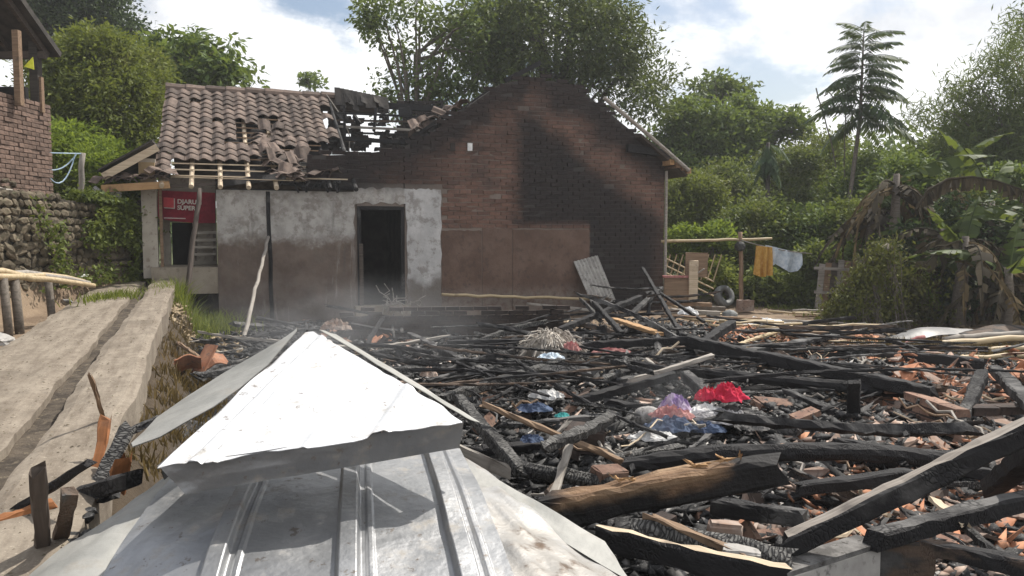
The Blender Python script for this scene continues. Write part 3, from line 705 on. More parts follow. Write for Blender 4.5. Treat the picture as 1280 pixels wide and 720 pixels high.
for i in range(3): ob('verge_tile', tile_me[i], house, p + Vector((.12 * i - .1, 0, .05 - .03 * i)), (.35, random.gauss(0, .2), random.gauss(0, .3)))
# fascia over the broken eave
pw = MB(); F0, F1 = wp(212, 233, -.12), wp(283, 229, -.08); pw.bar(F0, F1, .06, .07); pw.ob('fascia', 'dark_wood', house)
pw = MB(); pw.bar(wp(270, 230, -.1), wp(357, 220, -.2), .1, .12); pw.ob('fascia', 'char_ash', house)
pw = MB(); pw.bar(wp(350, 229, -.08), wp(441, 236, -.05), .08, .07); pw.ob('fascia', 'char', house)
for i in range(14):
    px = random.uniform(345, 430); pw = MB(); pw.bar(wp(px, 226, -.15), wp(px + random.uniform(-14, 14), 226 + random.uniform(3, 16), -.2), .04, .03); pw.ob('charred_scrap', 'char', house)

# banner hung under the eave
bn = thing('shop_banner', 'dark red shop banner with white lettering hung under the eave', 'banner', HO, HT)
b0, b1, b2, b3 = wp(197, 238, .75), wp(269, 241, .75), wp(269, 279, .72), wp(197, 273, .72)
V = []; nu_, nv_ = 14, 6
for j in range(nv_ + 1):
    for i in range(nu_ + 1):
        p = b0.lerp(b1, i / nu_).lerp(b3.lerp(b2, i / nu_), j / nv_); p += Vector((0, .025 * math.sin(i * .9 + j * .4) * (j / nv_) , -.03 * math.sin(math.pi * i / nu_) * j / nv_)); V.append(p)
ob('cloth', mesh('cloth', V, [(j * (nu_ + 1) + i, (j + 1) * (nu_ + 1) + i, (j + 1) * (nu_ + 1) + i + 1, j * (nu_ + 1) + i + 1) for j in range(nv_) for i in range(nu_)], 'banner_red', True), bn)
def brect(px0, py0, px1, py1, v, mat, name):
    q = [wp(px0, py0, v), wp(px0, py1, v), wp(px1, py1 + .8, v), wp(px1, py0 + .8, v)]; b = MB()
    b.add(q + [p + Vector((0, .004, 0)) for p in q], [(0, 1, 2, 3), (7, 6, 5, 4), (0, 4, 5, 1), (1, 5, 6, 2), (2, 6, 7, 3), (3, 7, 4, 0)]); b.ob(name, mat, bn)
brect(205, 247.3, 218.6, 260.2, .684, 'banner_white', 'emblem_border'); brect(204.3, 246.6, 217.3, 259, .678, 'banner_square', 'emblem')
dg = bpy.context.evaluated_depsgraph_get()
for txt, px, py in (('DJARUM', 221.5, 254.2), ('SUPER', 221.5, 262)):
    cu = bpy.data.curves.new('lettering', 'FONT'); cu.body = txt; cu.size = .118; cu.extrude = .002; cu.offset = .0035
    t = bpy.data.objects.new('lettering', cu); col.objects.link(t); me = bpy.data.meshes.new_from_object(t.evaluated_get(bpy.context.evaluated_depsgraph_get())); bpy.data.objects.remove(t)
    me.name = 'lettering'; me.materials.clear(); me.materials.append(M['banner_white'])
    ob('lettering', me, bn, wp(px, py, .682), (math.pi / 2, R(2), 0))
brect(205, 271.8, 232, 273, .68, 'banner_white', 'strip')
# wooden rack by the shop door
rk = thing('wooden_rack', 'low grey wooden slat rack beside the shop doorway', 'rack', HO, HT)
for k, py in enumerate((291, 300, 309, 318)):
    b = MB(); b.bar(wp(243, py, .6), wp(271, py - .5, .6), .05, .05); b.ob('slat', 'grey_wood', rk)
for px in (245, 268): b = MB(); b.bar(wp(px, 289, .64), wp(px, 326, .64), .05, .05, (0, 1, 0)); b.ob('leg', 'dark_wood', rk)
b = MB(); b.box(wp(243, 310, .6).x, wp(271, 310, .6).x, .66, 1.1, wp(250, 305, .66).z, wp(250, 303, .66).z); b.ob('shelf', 'grey_wood', rk)
# low block step between kerb and house
stp = MB(); q = G(256, 349, .55); stp.box(-.35, .45, -.2, .25, -.45, .3, .03); stp.ob('block_step', 'concrete', loc=(q.x, q.y, .3), rot=(0, 0, HT), label='low rough concrete block between the kerb and the house corner', cat='block')

# ------------------------------------------------------------------ poles leaning on the house
def pole(name, label, a, b, r0, r1, mat, cat='pole', wob=.008, group=None):
    a, b = Vector(a), Vector(b); L = (b - a).length; mb = MB(); n = max(4, int(L / .25))
    mb.tube([Vector((L * i / n, random.gauss(0, wob), random.gauss(0, wob))) for i in range(n + 1)], [r0 + (r1 - r0) * i / n for i in range(n + 1)], 8, True, .05)
    return ob(name, mb.mesh(name, mat, True), None, a, (b - a).to_track_quat('X', 'Z').to_euler(), label=label, cat=cat, group=group)
q = HW(*wp(250, 236, -.25)); pole('leaning_pole', 'dark weathered post leaning up to the broken eave by the banner', G(228, 402, .25), q, .05, .045, 'dark_wood')
q = HW(*wp(335, 296, -.05)); pole('leaning_pole', 'pale thin pole leaning against the plaster wall', G(304, 430, .05), q, .035, .03, 'grey_wood')
# ------------------------------------------------------------------ stone retaining wall on the left
sw = thing('stone_retaining_wall', 'rough rubble stone retaining wall beside the concrete path', 'stone wall', (-7.2, 0, 0))
def swtop(y): return 2.5 - .06 * max(0, y - 10.5) - (.35 * max(0, (y - 14.2)) if y > 14.2 else 0)
mb = MB(); ys = np.arange(4.5, 15.3, .3)
for a, b in zip(ys[:-1], ys[1:]): mb.box(-.75, -.07, a, b - .0005, .2, swtop((a + b) / 2) - .03, .0)
mb.ob('core', 'wall_joint', sw)
def blob(name, mat, rx, ry, rz, n=1, jit=.18, seed=None):
    import bmesh
    b = bmesh.new(); bmesh.ops.create_icosphere(b, subdivisions=n, radius=1)
    for v in b.verts:
        k = 1 + random.uniform(-jit, jit); v.co = Vector((v.co.x * rx * k, v.co.y * ry * k, v.co.z * rz * k))
    me = bpy.data.meshes.new(name); b.to_mesh(me); b.free(); me.materials.append(M[mat]); return me
stones = [blob('stone', 'wall_stone', .055, .095, .07, 1, .22) for _ in range(8)]
cnt = 0; z = .72; ri = 0; STUFF = []
while z < 2.6:
    y = 9.6 + .1 * (ri % 2)
    while y < 15.15:
        st = random.uniform(.6, 1.7); y += .15 * st
        if z < swtop(y) - .02 and z > path_z(y) - .1:
            if cnt >= 292 and 1: STUFF.append((y - .075 * st, z, st)); continue
            o = ob('stone', stones[cnt % 8], sw, (random.gauss(-.05, .015), y - .075 * st, z + random.gauss(0, .02)), (random.gauss(0, .6), random.gauss(0, .25), random.gauss(0, .3)))
            o.scale = (1, st, random.uniform(.8, 1.35)); cnt += 1
    z += .125; ri += 1
sm = MB()
for (y, z, st) in STUFF:
    me_ = stones[random.randrange(8)]; n0 = len(sm.V); a_ = random.gauss(0, .5); ca, sa = math.cos(a_), math.sin(a_); dx = random.gauss(-.05, .015)
    sm.add([(v.co.x + dx, y + (v.co.y * ca - v.co.z * sa) * st, z + v.co.y * sa + v.co.z * ca) for v in me_.vertices], [tuple(p.vertices) for p in me_.polygons])
sm.ob('stone_courses', 'wall_stone', sw, kind='stuff')
# coping log on the wall, second tier of stones and the brick building above it
pole('log', 'long pale weathered log lying along the top of the stone wall', (-7.25, 9.2, 2.62), P(98, 266, 14.2), .085, .06, 'grey_wood', 'log', .02)
lb = thing('brick_outbuilding', 'old brick building with open upper storey and dark overhanging roof', 'building', (-8.1, 0, 0))
mb = MB(); mb.box(-.5, -.03, 6, 14.0, 1.9, 3.9); mb.ob('wall_core', 'left_mortar', lb)
BW = MB(); rows_b = []
zc = 2.45; ci = 0
while zc < 3.97:
    y = 9.5 + .12 * (ci % 2)
    while y < 14.0:
        y1 = min(y + .225, 14.0); rows_b.append((y, y1, zc)); y += .238
    zc += .075; ci += 1
rows_b.sort(key=lambda b: abs(b[0] - 13.2))
bme = []
for i in range(4):
    b = MB(); b.box(-.03, .015, -.112, .112, -.031, .031, .005); bme.append(b.mesh('brick', 'left_brick'))
wlp = mb
restb = MB(); kk = 0
for (y, y1, z) in rows_b:
    if kk < 285 and y1 - y > .2: ob('brick', bme[kk % 4], lb, (random.gauss(-.01, .005), (y + y1) / 2, z + .03), (random.gauss(0, .012), 0, random.gauss(0, .012))); kk += 1
    else: restb.box(-.03, .005 + random.gauss(0, .004), y, y1, z, z + .062, .004)
restb.ob('brick_courses', 'left_brick', lb, kind='stuff')
# rubble footing under the bricks
for i in range(60):
    y = random.uniform(10.8, 14.1); z = random.uniform(2.15, 2.5 + max(0, (13.2 - y)) * .22)
    o = ob('footing_stone', stones[i % 6], lb, (.02 + random.uniform(-.02, .06), y, z), (random.gauss(0, .5), random.gauss(0, .3), 0)); o.scale = (1, .8, .75)
# upper storey: posts, dark inside, roof
for px, w_, mt in ((24, .1, 'brown_wood'), (46, .14, 'bark_dark'), (51, .08, 'brown_wood')):
    q = P(px, 120, 13.0 if px < 30 else 13.75); b = MB(); b.box(q.x + 8.1 - w_ / 2, q.x + 8.1 + w_ / 2, q.y - w_ / 2, q.y + w_ / 2, 3.85, 5.05 if px < 50 else 4.45); b.ob('post', mt, lb)
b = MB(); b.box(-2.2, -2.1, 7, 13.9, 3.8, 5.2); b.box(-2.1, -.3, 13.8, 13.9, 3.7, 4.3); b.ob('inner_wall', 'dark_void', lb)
E0, E1 = Vector((.22, 14.05, 4.93)), Vector((-4.5, 14.05, 4.93)); T1, T0 = Vector((-4.5, 8.0, 8.7)), Vector((.22, 8.0, 8.7)); d = Vector((0, -.04, -.09))
b = MB(); V = [E0, E1, T1, T0]; V += [v + d for v in V]; b.add(V, [(0, 1, 2, 3), (7, 6, 5, 4), (0, 4, 5, 1), (1, 5, 6, 2), (2, 6, 7, 3), (3, 7, 4, 0)]); b.ob('roof', 'roof_dark', lb)
for i in range(6):
    x = .05 - i * .6; b = MB(); b.bar(Vector((x, 13.9, 4.85)), Vector((x, 8.2, 8.4)), .06, .1); b.ob('rafter', 'dark_wood', lb)
b = MB(); b.bar((.1, 13.75, 4.82), (-4.4, 13.75, 4.82), .1, .12); b.ob('wall_plate', 'dark_wood', lb)
q0, q1, q2 = P(30, 83, 13.4), P(41, 71, 13.5), P(42.5, 87, 13.5)
b = MB(); b.add([q0, q1, q2, q0 + Vector((0, .01, 0)), q1 + Vector((0, .01, 0)), q2 + Vector((0, .01, 0))], [(0, 2, 1), (3, 4, 5), (0, 1, 4, 3), (1, 2, 5, 4), (2, 0, 3, 5)]); b.ob('yellow_pennant', 'yellow_sheet', label='small yellow green triangular cloth hung between the building posts', cat='pennant')
# clothes post with blue ropes
q = P(100, 262, 14.6); tp = P(103, 191, 14.6)
pole('clothesline_post', 'pale bamboo post standing above the stone wall holding blue ropes', q, tp, .055, .05, 'grey_wood', 'post')
for k, (a, b_, s_) in enumerate(((P(58, 191, 13.9), P(101, 192, 14.55), 0), (P(58, 211, 13.9), P(96, 192, 14.55), -.12), (P(60, 219, 13.9), P(94, 193, 14.5), -.3))):
    b = MB(); b.tube(curve_pts(a, b_, 8, s_), .012, 5); b.ob('rope', 'rope_blue', label=('taut pale blue clothesline tied to the top of the bamboo post', 'slack pale blue rope drooping slightly below the taut clothesline', 'most sagging pale blue rope hanging in a loop by the brick wall')[k], cat='rope')
# bent white roof sheet scraps under the lean-to
q = P(128, 246, 14.4)
for k in range(3):
    b = MB(); b.box(-.12, .12, -.02, .02, -.16, .16, .03); b.ob('white_panel_scrap', 'plastic_white', loc=q + Vector((.13 * k - .1, .05 * k, -.03 * k)), rot=(.5, .5 - .3 * k, .3 * k), label='bent white panel scrap dangling under the lean-to roof end', cat='panel', group='white scraps under the lean-to')
# bamboo rail fence in front of the stone wall
bf = thing('bamboo_rail_fence', 'short bamboo fence with bundled split rails at the foot of the stone wall', 'fence', G(0, 395, .72))
base = Vector(bf.location)
for k, (y0, y1, j) in enumerate(((343, 357, 0), (346, 354, .03), (349, 352, -.04))):
    a = P(-60, y0 - 3, 9.0 + j) - base; c_ = P(118 - 6 * k, y1, 11.0 + j) - base
    b = MB(); b.tube(curve_pts(a, c_, 6, .04, .02), [.05, .05, .045, .045, .04, .035, .03], 7); b.ob('rail', 'bamboo_dry' if k != 1 else 'grey_wood', bf, True)
for px, d_, r in ((4, 9.6, .05), (18, 9.8, .055), (60, 10.6, .05), (-25, 9.3, .05)):
    q = P(px, 350, d_) - base; g = Hs(q.x + base.x, d_) - base.z; b = MB(); b.tube([(q.x + .05, q.y, g - .2), (q.x, q.y, q.z + .02)], r, 8); b.ob('post', 'bark', bf, True)
q = P(-25, 370, 8.6); b = MB(); b.box(-.16, .16, -.02, .02, -.42, .42, .01); b.ob('white_board', 'plastic_white', loc=q + Vector((0, 0, -.3)), rot=(.1, .05, .2), label='white board standing beside the bamboo fence posts', cat='board')
def litter(name, label, cat, mat, px, py, z, s, group=None, flat=.4):
    q = G(px, py, z); b = blob(name, mat, s, s * random.uniform(.6, .9), s * flat, 2, .22); return ob(name, b, None, (q.x, q.y, max(z, Hs(q.x, q.y) + s * flat * .4)), (random.gauss(0, .2), random.gauss(0, .2), random.uniform(0, 6)), label=label, cat=cat, group=group)
litter('white_sack', 'crumpled white plastic bag beside the path at the fence end', 'bag', 'plastic_white', 102, 366, .78, .12)
litter('white_sack', 'small torn pale bag next to the path verge', 'bag', 'ash_bits', 84, 378, .76, .12)
litter('stone_lump', 'pale stone lump at the left edge of the path', 'stone', 'fibre_cement', 0, 424, .7, .13)

# ------------------------------------------------------------------ yard beyond the ruin
yd = 18.3
def yp(px, py, d=yd): return P(px, py, d)
pole('bamboo_rail', 'horizontal bamboo clothes rail reaching from the house corner to the yard post', yp(826, 302), yp(965, 298), .035, .03, 'bamboo_dry')
pole('fence_post', 'bamboo yard post carrying the end of the clothes rail', Vector((yp(927, 380).x, yd, -.1)), yp(926, 290), .05, .05, 'brown_wood', 'post')
ft = MB(); q = yp(925, 308, yd - .08); ft.ob if 0 else None
ob('dark_pot', blob('dark_pot', 'tyre', .13, .1, .12, 2, .05), None, q, label='small dark hanging pot tied to the yard post', cat='pot')
# lattice panel
lp = thing('lattice_panel', 'slanting bamboo lattice fence panel beside the house corner', 'fence', (yp(845, 370).x, yd + .3, 0))
base = Vector(lp.location)
for i in range(7):
    a = yp(830, 322 + i * 9, yd + .3) - base; c_ = yp(892, 352 + i * 9, yd + .3) - base
    if i % 2 == 0 or i < 3: b = MB(); b.tube([a, c_], .02, 6); b.ob('slat', 'bamboo_dry', lp)
for i in range(9):
    a = yp(828 + i * 8, 350, yd + .35) - base; c_ = yp(838 + i * 8, 318, yd + .35) - base; b = MB(); b.tube([a, c_], .015, 6); b.ob('slat', 'bamboo_dry', lp)
# brown cabinet-like boards
bd = thing('board_cabinet', 'brown wooden cabinet front of boards standing by the house corner', 'cabinet', (yp(860, 376).x, 17.6, 0)); base = Vector(bd.location)
def slab(px0, py0, px1, py1, d, t, mat, name, par, base):
    a, c_ = P(px0, py1, d), P(px1, py0, d); b = MB(); b.box(a.x - base.x, c_.x - base.x, d - base.y, d - base.y + t, a.z - base.z, c_.z - base.z, .008); return b.ob(name, mat, par)
slab(830, 346, 862, 378, 17.6, .04, 'brown_wood', 'panel', bd, base); slab(829, 344.5, 864, 347, 17.55, .12, 'cloth_pink', 'ledge', bd, base)
slab(861, 326, 873, 380, 17.5, .05, 'pale_wood', 'upright', bd, base)
slab(857, 316, 885, 346, 17.62, .06, 'brown_wood', 'head_board', bd, base)
pole('leaning_stick', 'thin grey stick leaning across the brown cabinet boards', G(832, 374, .2), P(880, 336, 17.3), .025, .02, 'grey_wood')
# basin / tyre lying on its side, block
q = G(906, 385, .0); b = MB(); Vv = []; n = 28; 
prof = [(a_ * .72, b__ * .72) for a_, b__ in ((.16, -.1), (.34, -.14), (.37, -.05), (.37, .06), (.34, .13), (.24, .13), (.21, 0), (.2, -.06))]
for i in range(n):
    a = 2 * math.pi * i / n
    for r, h in prof: Vv.append((r * math.cos(a), h, r * math.sin(a)))
k = len(prof); b.add(Vv, [(i * k + j, i * k + (j + 1) % k, ((i + 1) % n) * k + (j + 1) % k, ((i + 1) % n) * k + j) for i in range(n) for j in range(k)])
b.ob('old_tyre', 'basin', None, True, loc=(q.x, q.y + .1, .27), rot=(-.35, 0, .5), label='grey rubber tyre propped on its side in the yard', cat='tyre')
q = G(931, 390, .0); b = MB(); b.box(-.17, .17, -.1, .1, 0, .26, .02); b.ob('stone_block', 'ash_tile', loc=(q.x, q.y, .02), rot=(0, 0, .2), label='squared pale brown block in front of the tyre', cat='block')
# laundry
def cloth(name, label, mat, pts_top, drops, d, wave=.06, n=16, m_=10):
    V = []; 
    for i in range(n + 1):
        k = i / n; tpx = pts_top[0][0] + (pts_top[1][0] - pts_top[0][0]) * k; tpy = pts_top[0][1] + (pts_top[1][1] - pts_top[0][1]) * k
        dr = float(np.interp(k, np.linspace(0, 1, len(drops)), drops))
        for j in range(m_ + 1):
            s_ = j / m_; p = P(tpx + (1 - k) * -2 * s_ , tpy + dr * s_, d); p.y += wave * 1.6 * math.sin(k * 17 + s_ * 1.3) * (.25 + .75 * s_) + wave * .4 * math.sin(k * 41); V.append(p)
    o = Vector(V[0]); V = [v - o for v in V]
    return ob(name, mesh(name, V, [(i * (m_ + 1) + j, i * (m_ + 1) + j + 1, (i + 1) * (m_ + 1) + j + 1, (i + 1) * (m_ + 1) + j) for i in range(n) for j in range(m_)], mat, True), None, o, label=label, cat='laundry')
LD = 18.0
b = MB(); b.tube(curve_pts(P(926, 300, 18.25), P(1015, 317, LD), 8, -.05), .012, 5); b.ob('clothesline', 'grey_wood', label='thin sagging line carrying the hung laundry', cat='rope')
cloth('yellow_cloth', 'mustard yellow cloth hanging on the washing line', 'cloth_yellow', ((945, 307), (965, 309)), (36, 39, 37, 35), LD)
cloth('white_cloth', 'long pale blue and white cloth hanging on the washing line', 'cloth_lightblue', ((957, 306), (1002, 317)), (26, 27, 20, 22, 26, 27, 24, 14), LD + .1)
# plank gate / shed wall on the right of the laundry
pg = thing('plank_shed_door', 'weathered grey plank door leaning under the vine covered trunk', 'door', (P(1050, 384, 17.2).x, 17.2, 0)); base = Vector(pg.location)
for i in range(8):
    x0 = 1020 + i * 8; b = MB(); a = P(x0 + 2, 386, 17.2) - base; c_ = P(x0 + 8, 326 + random.uniform(-3, 4), 17.3) - base; b.bar(a, c_, .125, .03, (0, 1, 0)); b.ob('plank', 'grey_wood' if i % 3 == 0 else ('brown_wood' if i % 3 == 1 else 'dark_wood'), pg)
for y in (336, 366): b = MB(); b.bar(P(1018, y - 1, 17.1) - base, P(1082, y + 2, 17.1) - base, .05, .06); b.ob('rail', 'grey_wood', pg)

# corrugated sheet leaning on the wall, long bamboo and plank along the wall foot
def corrugated(name, label, c00, c10, c11, c01, waves, amp, mat, n=60, m_=4):
    c00, c10, c11, c01 = map(Vector, (c00, c10, c11, c01)); nrm = (c10 - c00).cross(c01 - c00).normalized(); o = c00.copy(); V = []
    for j in range(m_ + 1):
        for i in range(n + 1):
            a = i / n; p = c00.lerp(c10, a).lerp(c01.lerp(c11, a), j / m_); V.append(p - o + nrm * amp * math.sin(a * waves * 2 * math.pi))
    F = [(j * (n + 1) + i, j * (n + 1) + i + 1, (j + 1) * (n + 1) + i + 1, (j + 1) * (n + 1) + i) for j in range(m_) for i in range(n)]
    N = len(V); V += [v - nrm * .006 for v in V]; F += [tuple(i + N for i in f[::-1]) for f in F]
    return ob(name, mesh(name, V, F, mat, True), None, o, label=label, cat='sheet')
corrugated('corrugated_sheet', 'grey corrugated fibre cement sheet leaning tilted against the gable wall', HW(*wp(740, 381, -.55)), HW(*wp(770, 376, -.5)), HW(*wp(747, 319, -.07)), HW(*wp(717, 327, -.07)), 7, .022, 'fibre_cement')
pole('bamboo_rail', 'long bamboo lying along the foot of the gable wall', HW(*wp(552, 368, -.25)), HW(*wp(768, 375, -.3)), .035, .03, 'bamboo_dry')
b = MB(); A, B_ = HW(*wp(660, 380, -.7)), HW(*wp(742, 388, -.8)); L = (B_ - A).length; b.box(0, L, -.08, .08, -.02, .02, .01); b.ob('plank', 'grey_wood', loc=A, rot=(B_ - A).to_track_quat('X', 'Z').to_euler(), label='flat grey plank lying in front of the corrugated sheet', cat='plank')
# ------------------------------------------------------------------ plants
def leaf_cloud(cent, size, asp=.45, up=.3, droop=.0, jit=.35, dirs=None, fold=.18):
    """rhombus leaves (two folded triangles) at cent; returns V, F"""
    n = len(cent); d = rng.normal(size=(n, 3)) if dirs is None else dirs + rng.normal(size=(n, 3)) * jit
    d[:, 2] -= droop; d /= np.linalg.norm(d, axis=1)[:, None] + 1e-9
    nn = rng.normal(size=(n, 3)); nn[:, 2] = np.abs(nn[:, 2]) + up * 2
    nn -= d * (nn * d).sum(1)[:, None]; nn /= np.linalg.norm(nn, axis=1)[:, None] + 1e-9
    s = np.cross(d, nn); L = size * rng.uniform(.65, 1.35, (n, 1)); w = L * asp * .5
    a = cent - d * L * .5; t = cent + d * L * .5; l = cent + s * w + nn * L * fold * .3; r = cent - s * w + nn * L * fold * .3
    V = np.stack([a, l, t, r], 1).reshape(-1, 3); b = np.arange(n) * 4
    F = np.stack([np.stack([b, b + 3, b + 2], 1), np.stack([b, b + 2, b + 1], 1)], 1).reshape(-1, 3)
    return V, F
def ell_pts(n, c, r, hollow=.55):
    p = rng.normal(size=(n, 3)); p /= np.linalg.norm(p, axis=1)[:, None]; p *= (hollow + (1 - hollow) * rng.random((n, 1)) ** .6)
    return p * np.array(r) + np.array(c)
def tree(name, label, cat, base, trunk_top, trunk_r, blobs, mat, size, clumps, per, spread=.35, bark='bark', asp=.45, droop=.1, limbs=14, up=.3, group=None, hollow=.5):
    t = thing(name, label, cat, base, 0, group); base = Vector(base); cs = []
    tot = sum(b[1][0] * b[1][1] * b[1][2] for b in blobs)
    for c, r in blobs:
        k = max(4, int(clumps * (r[0] * r[1] * r[2]) / tot)); cs.append(ell_pts(k, np.array(c) - np.array(base), r, hollow))
    cs = np.concatenate(cs)
    cnt = rng.integers(int(per * .5), int(per * 1.5), len(cs)); pts = np.repeat(cs, cnt, 0)
    off = np.clip(rng.normal(size=pts.shape), -1.7, 1.7) * spread * np.repeat(rng.uniform(.6, 1.3, len(cs)), cnt)[:, None]; off[:, 2] *= .7
    dirs = off / (np.linalg.norm(off, axis=1)[:, None] + 1e-6)
    V, F = leaf_cloud(pts + off, size, asp, up, droop, .5, dirs)
    ob('crown', npmesh('crown', V, F, mat), t)
    tt = Vector(trunk_top) - base
    mb = MB(); n = 7; pts_ = curve_pts((0, 0, -.3), tt, n, 0, trunk_r * .35); mb.tube(pts_, [trunk_r * (1.15 - .6 * i / n) for i in range(n + 1)], 9, True, .06)
    sel = rng.choice(len(cs), min(limbs, len(cs)), replace=False)
    for i in sel:
        e = Vector(cs[i]); k = random.uniform(.45, 1.); a = Vector((0, 0, -.3)).lerp(tt, k)
        if e.z < a.z - .3: continue
        mb.tube(curve_pts(a, e, 5, (e - a).length * .08, .04), [trunk_r * .42 * (1 - .8 * j / 5) + .008 for j in range(6)], 6, False)
    mb.ob('trunk', bark, t, True)
    return t
def B(px, py, d, rx, ry, rz): return (tuple(P(px, py, d)), (rx * d / FPX, ry, rz * d / FPX))   # blob: pixel radii, depth radius in metres
def gb(px, d): p = P(px, 300, d); return Vector((p.x, d, Hs(p.x, d) - .05))

# behind the house
tree('mango_tree', 'broad dense dark green tree rising behind the brick gable', 'tree', gb(690, 27), P(690, 110, 27), .32,
     [B(690, 55, 27, 105, 2.8, 60), B(780, 95, 27, 52, 2.2, 48), B(610, 55, 26.5, 60, 2.2, 50), B(700, 5, 27.5, 90, 2.5, 40), B(745, 60, 26, 60, 2., 50), B(660, 95, 26, 60, 2, 32), B(800, 125, 26, 30, 1.5, 25)], 'leaf_mango', .18, 330, 115, .40, 'bark_dark', .36, .25, 26, .35)
tree('airy_tree', 'loose open crowned tree with twisting limbs behind the burnt roof', 'tree', gb(520, 25), P(520, 70, 25), .14,
     [B(505, 25, 25, 55, 1.6, 36), B(500, 110, 25, 26, 1.2, 45), B(545, 90, 25, 32, 1.3, 45), B(585, 50, 25, 42, 1.5, 55), B(470, 20, 25, 22, 1, 22), B(570, 125, 25, 35, 1.2, 20)], 'leaf_airy', .17, 130, 55, .3, 'bark', .5, .2, 30, .3)
tree('small_far_tree', 'tiny lone tree top peeping above the roof ridge', 'tree', gb(390, 40), P(390, 118, 40), .08, [B(389, 102, 40, 11, .5, 12)], 'leaf_mid', .3, 16, 22, .22, 'bark', .45, .1, 6)
# left
tree('round_leafy_tree', 'dense rounded yellow green tree left of the tiled roof', 'tree', gb(135, 20.5), P(130, 160, 20.5), .2,
     [B(130, 120, 20.5, 68, 2, 72), B(165, 150, 20, 42, 1.8, 60), B(90, 100, 20.5, 38, 1.5, 45), B(150, 85, 20.5, 45, 1.5, 42), B(120, 180, 20, 58, 1.8, 48), B(85, 160, 20, 32, 1.3, 48)], 'leaf_yellowgreen', .12, 560, 120, .27, 'bark_dark', .45, .1, 16, .4)
tree('tall_dark_tree', 'tall hazy dark tree standing behind the rounded yellow green tree', 'tree', gb(95, 29), P(85, 10, 29), .22,
     [B(85, 25, 29, 62, 2, 42), B(130, 40, 29, 48, 1.6, 25), B(60, 5, 29, 30, 1.5, 30), B(100, -15, 29, 55, 2, 30), B(160, 52, 29, 26, 1, 14), B(55, 50, 29, 25, 1.2, 40)], 'leaf_dark', .17, 330, 90, .36, 'bark_dark', .45, .2, 30, .3)
tree('big_leaved_tree', 'tree with drooping rosettes of large leaves above the left end of the roof', 'tree', gb(245, 24), P(245, 80, 24), .13,
     [B(240, 85, 24, 40, 1.5, 30), B(285, 92, 24, 26, 1.2, 22), B(205, 85, 24, 22, 1.2, 35), B(235, 50, 24, 20, .8, 14), B(215, 110, 24, 30, 1.2, 25), B(272, 62, 24, 14, .7, 12)], 'leaf_mid', .26, 130, 48, .26, 'bark', .4, .5, 24, .2)
for k, (px, py, d, rx, rz, nm) in enumerate(((95, 195, 17.5, 34, 38, 'bright feathery light green shrub behind the clothesline post'), (140, 215, 17.2, 24, 40, 'bright green shrub between the clothesline post and the lean-to roof'))):
    tree('feathery_shrub', nm, 'shrub', gb(px, d), P(px, py + 20, d), .05, [B(px, py, d, rx, 1., rz), B(px + 10, py + 35, d, rx * .8, .9, rz * .7), B(px - 12, py - 12, d, rx * .6, .8, rz * .6)], 'leaf_bright', .12, 150, 75, .2, 'bark', .3, .0, 10)
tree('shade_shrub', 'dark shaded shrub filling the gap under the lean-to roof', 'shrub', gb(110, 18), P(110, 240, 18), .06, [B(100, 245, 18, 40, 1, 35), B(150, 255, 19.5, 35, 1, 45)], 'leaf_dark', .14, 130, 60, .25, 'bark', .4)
# right: middle distance trees
tree('light_tree', 'light green spreading tree just right of the gable eave', 'tree', gb(880, 30), P(885, 170, 30), .16,
     [B(870, 175, 30, 42, 1.8, 48), B(905, 190, 30, 38, 1.6, 55), B(850, 225, 29, 30, 1.5, 40), B(838, 165, 30, 22, 1.2, 35)], 'leaf_mid', .19, 260, 85, .33, 'bark', .5, .2, 14)
tree('tall_open_tree', 'tall sparse tree with open umbrella top beyond the yard', 'tree', gb(905, 34), P(900, 125, 34), .1,
     [B(895, 108, 34, 32, 1, 12), B(880, 122, 34, 18, .8, 9), B(925, 115, 34, 16, .8, 10)], 'leaf_airy', .24, 44, 40, .26, 'bark', .5, .1, 16)
tree('umbrella_tree', 'flat topped light green tree with spreading layers beyond the laundry', 'tree', gb(960, 31), P(962, 160, 31), .12,
     [B(960, 150, 31, 50, 1.5, 12), B(940, 170, 31, 36, 1.4, 14), B(990, 165, 31, 22, 1, 12), B(925, 145, 31, 20, 1, 20)], 'leaf_mid', .2, 110, 70, .28, 'bark', .5, .1, 18)
hedge = [(865, 265, 24, 42, 45, 'leaf_yellowgreen', 'yellow flecked bushy tree beside the gable corner'), (905, 255, 26, 45, 50, 'leaf_bush', 'mid green bushy tree behind the yard post'),
         (985, 235, 27, 50, 55, 'leaf_bush', 'wide olive bushy tree behind the hanging laundry'), (1030, 215, 29, 42, 48, 'leaf_yellowgreen', 'paler round bushy tree left of the tall frond tree'),
         (1075, 250, 25, 45, 60, 'leaf_mid', 'dark bushy tree at the foot of the tall frond tree'), (940, 300, 21.5, 45, 45, 'leaf_bush', 'leafy bush behind the clothes rail'),
         (1000, 310, 21, 45, 48, 'leaf_mid', 'dark bush hanging over the laundry line'), (1065, 295, 20.5, 42, 40, 'leaf_ivy', 'creeper covered bush above the plank door'),
         (1150, 250, 24, 50, 70, 'leaf_mid', 'dark bushy tree behind the banana stems'), (1210, 210, 27, 50, 60, 'leaf_bush', 'hazy bushy tree below the bamboo'), (1265, 280, 22, 40, 70, 'leaf_mid', 'dark thicket bush at the feet of the bamboo')]
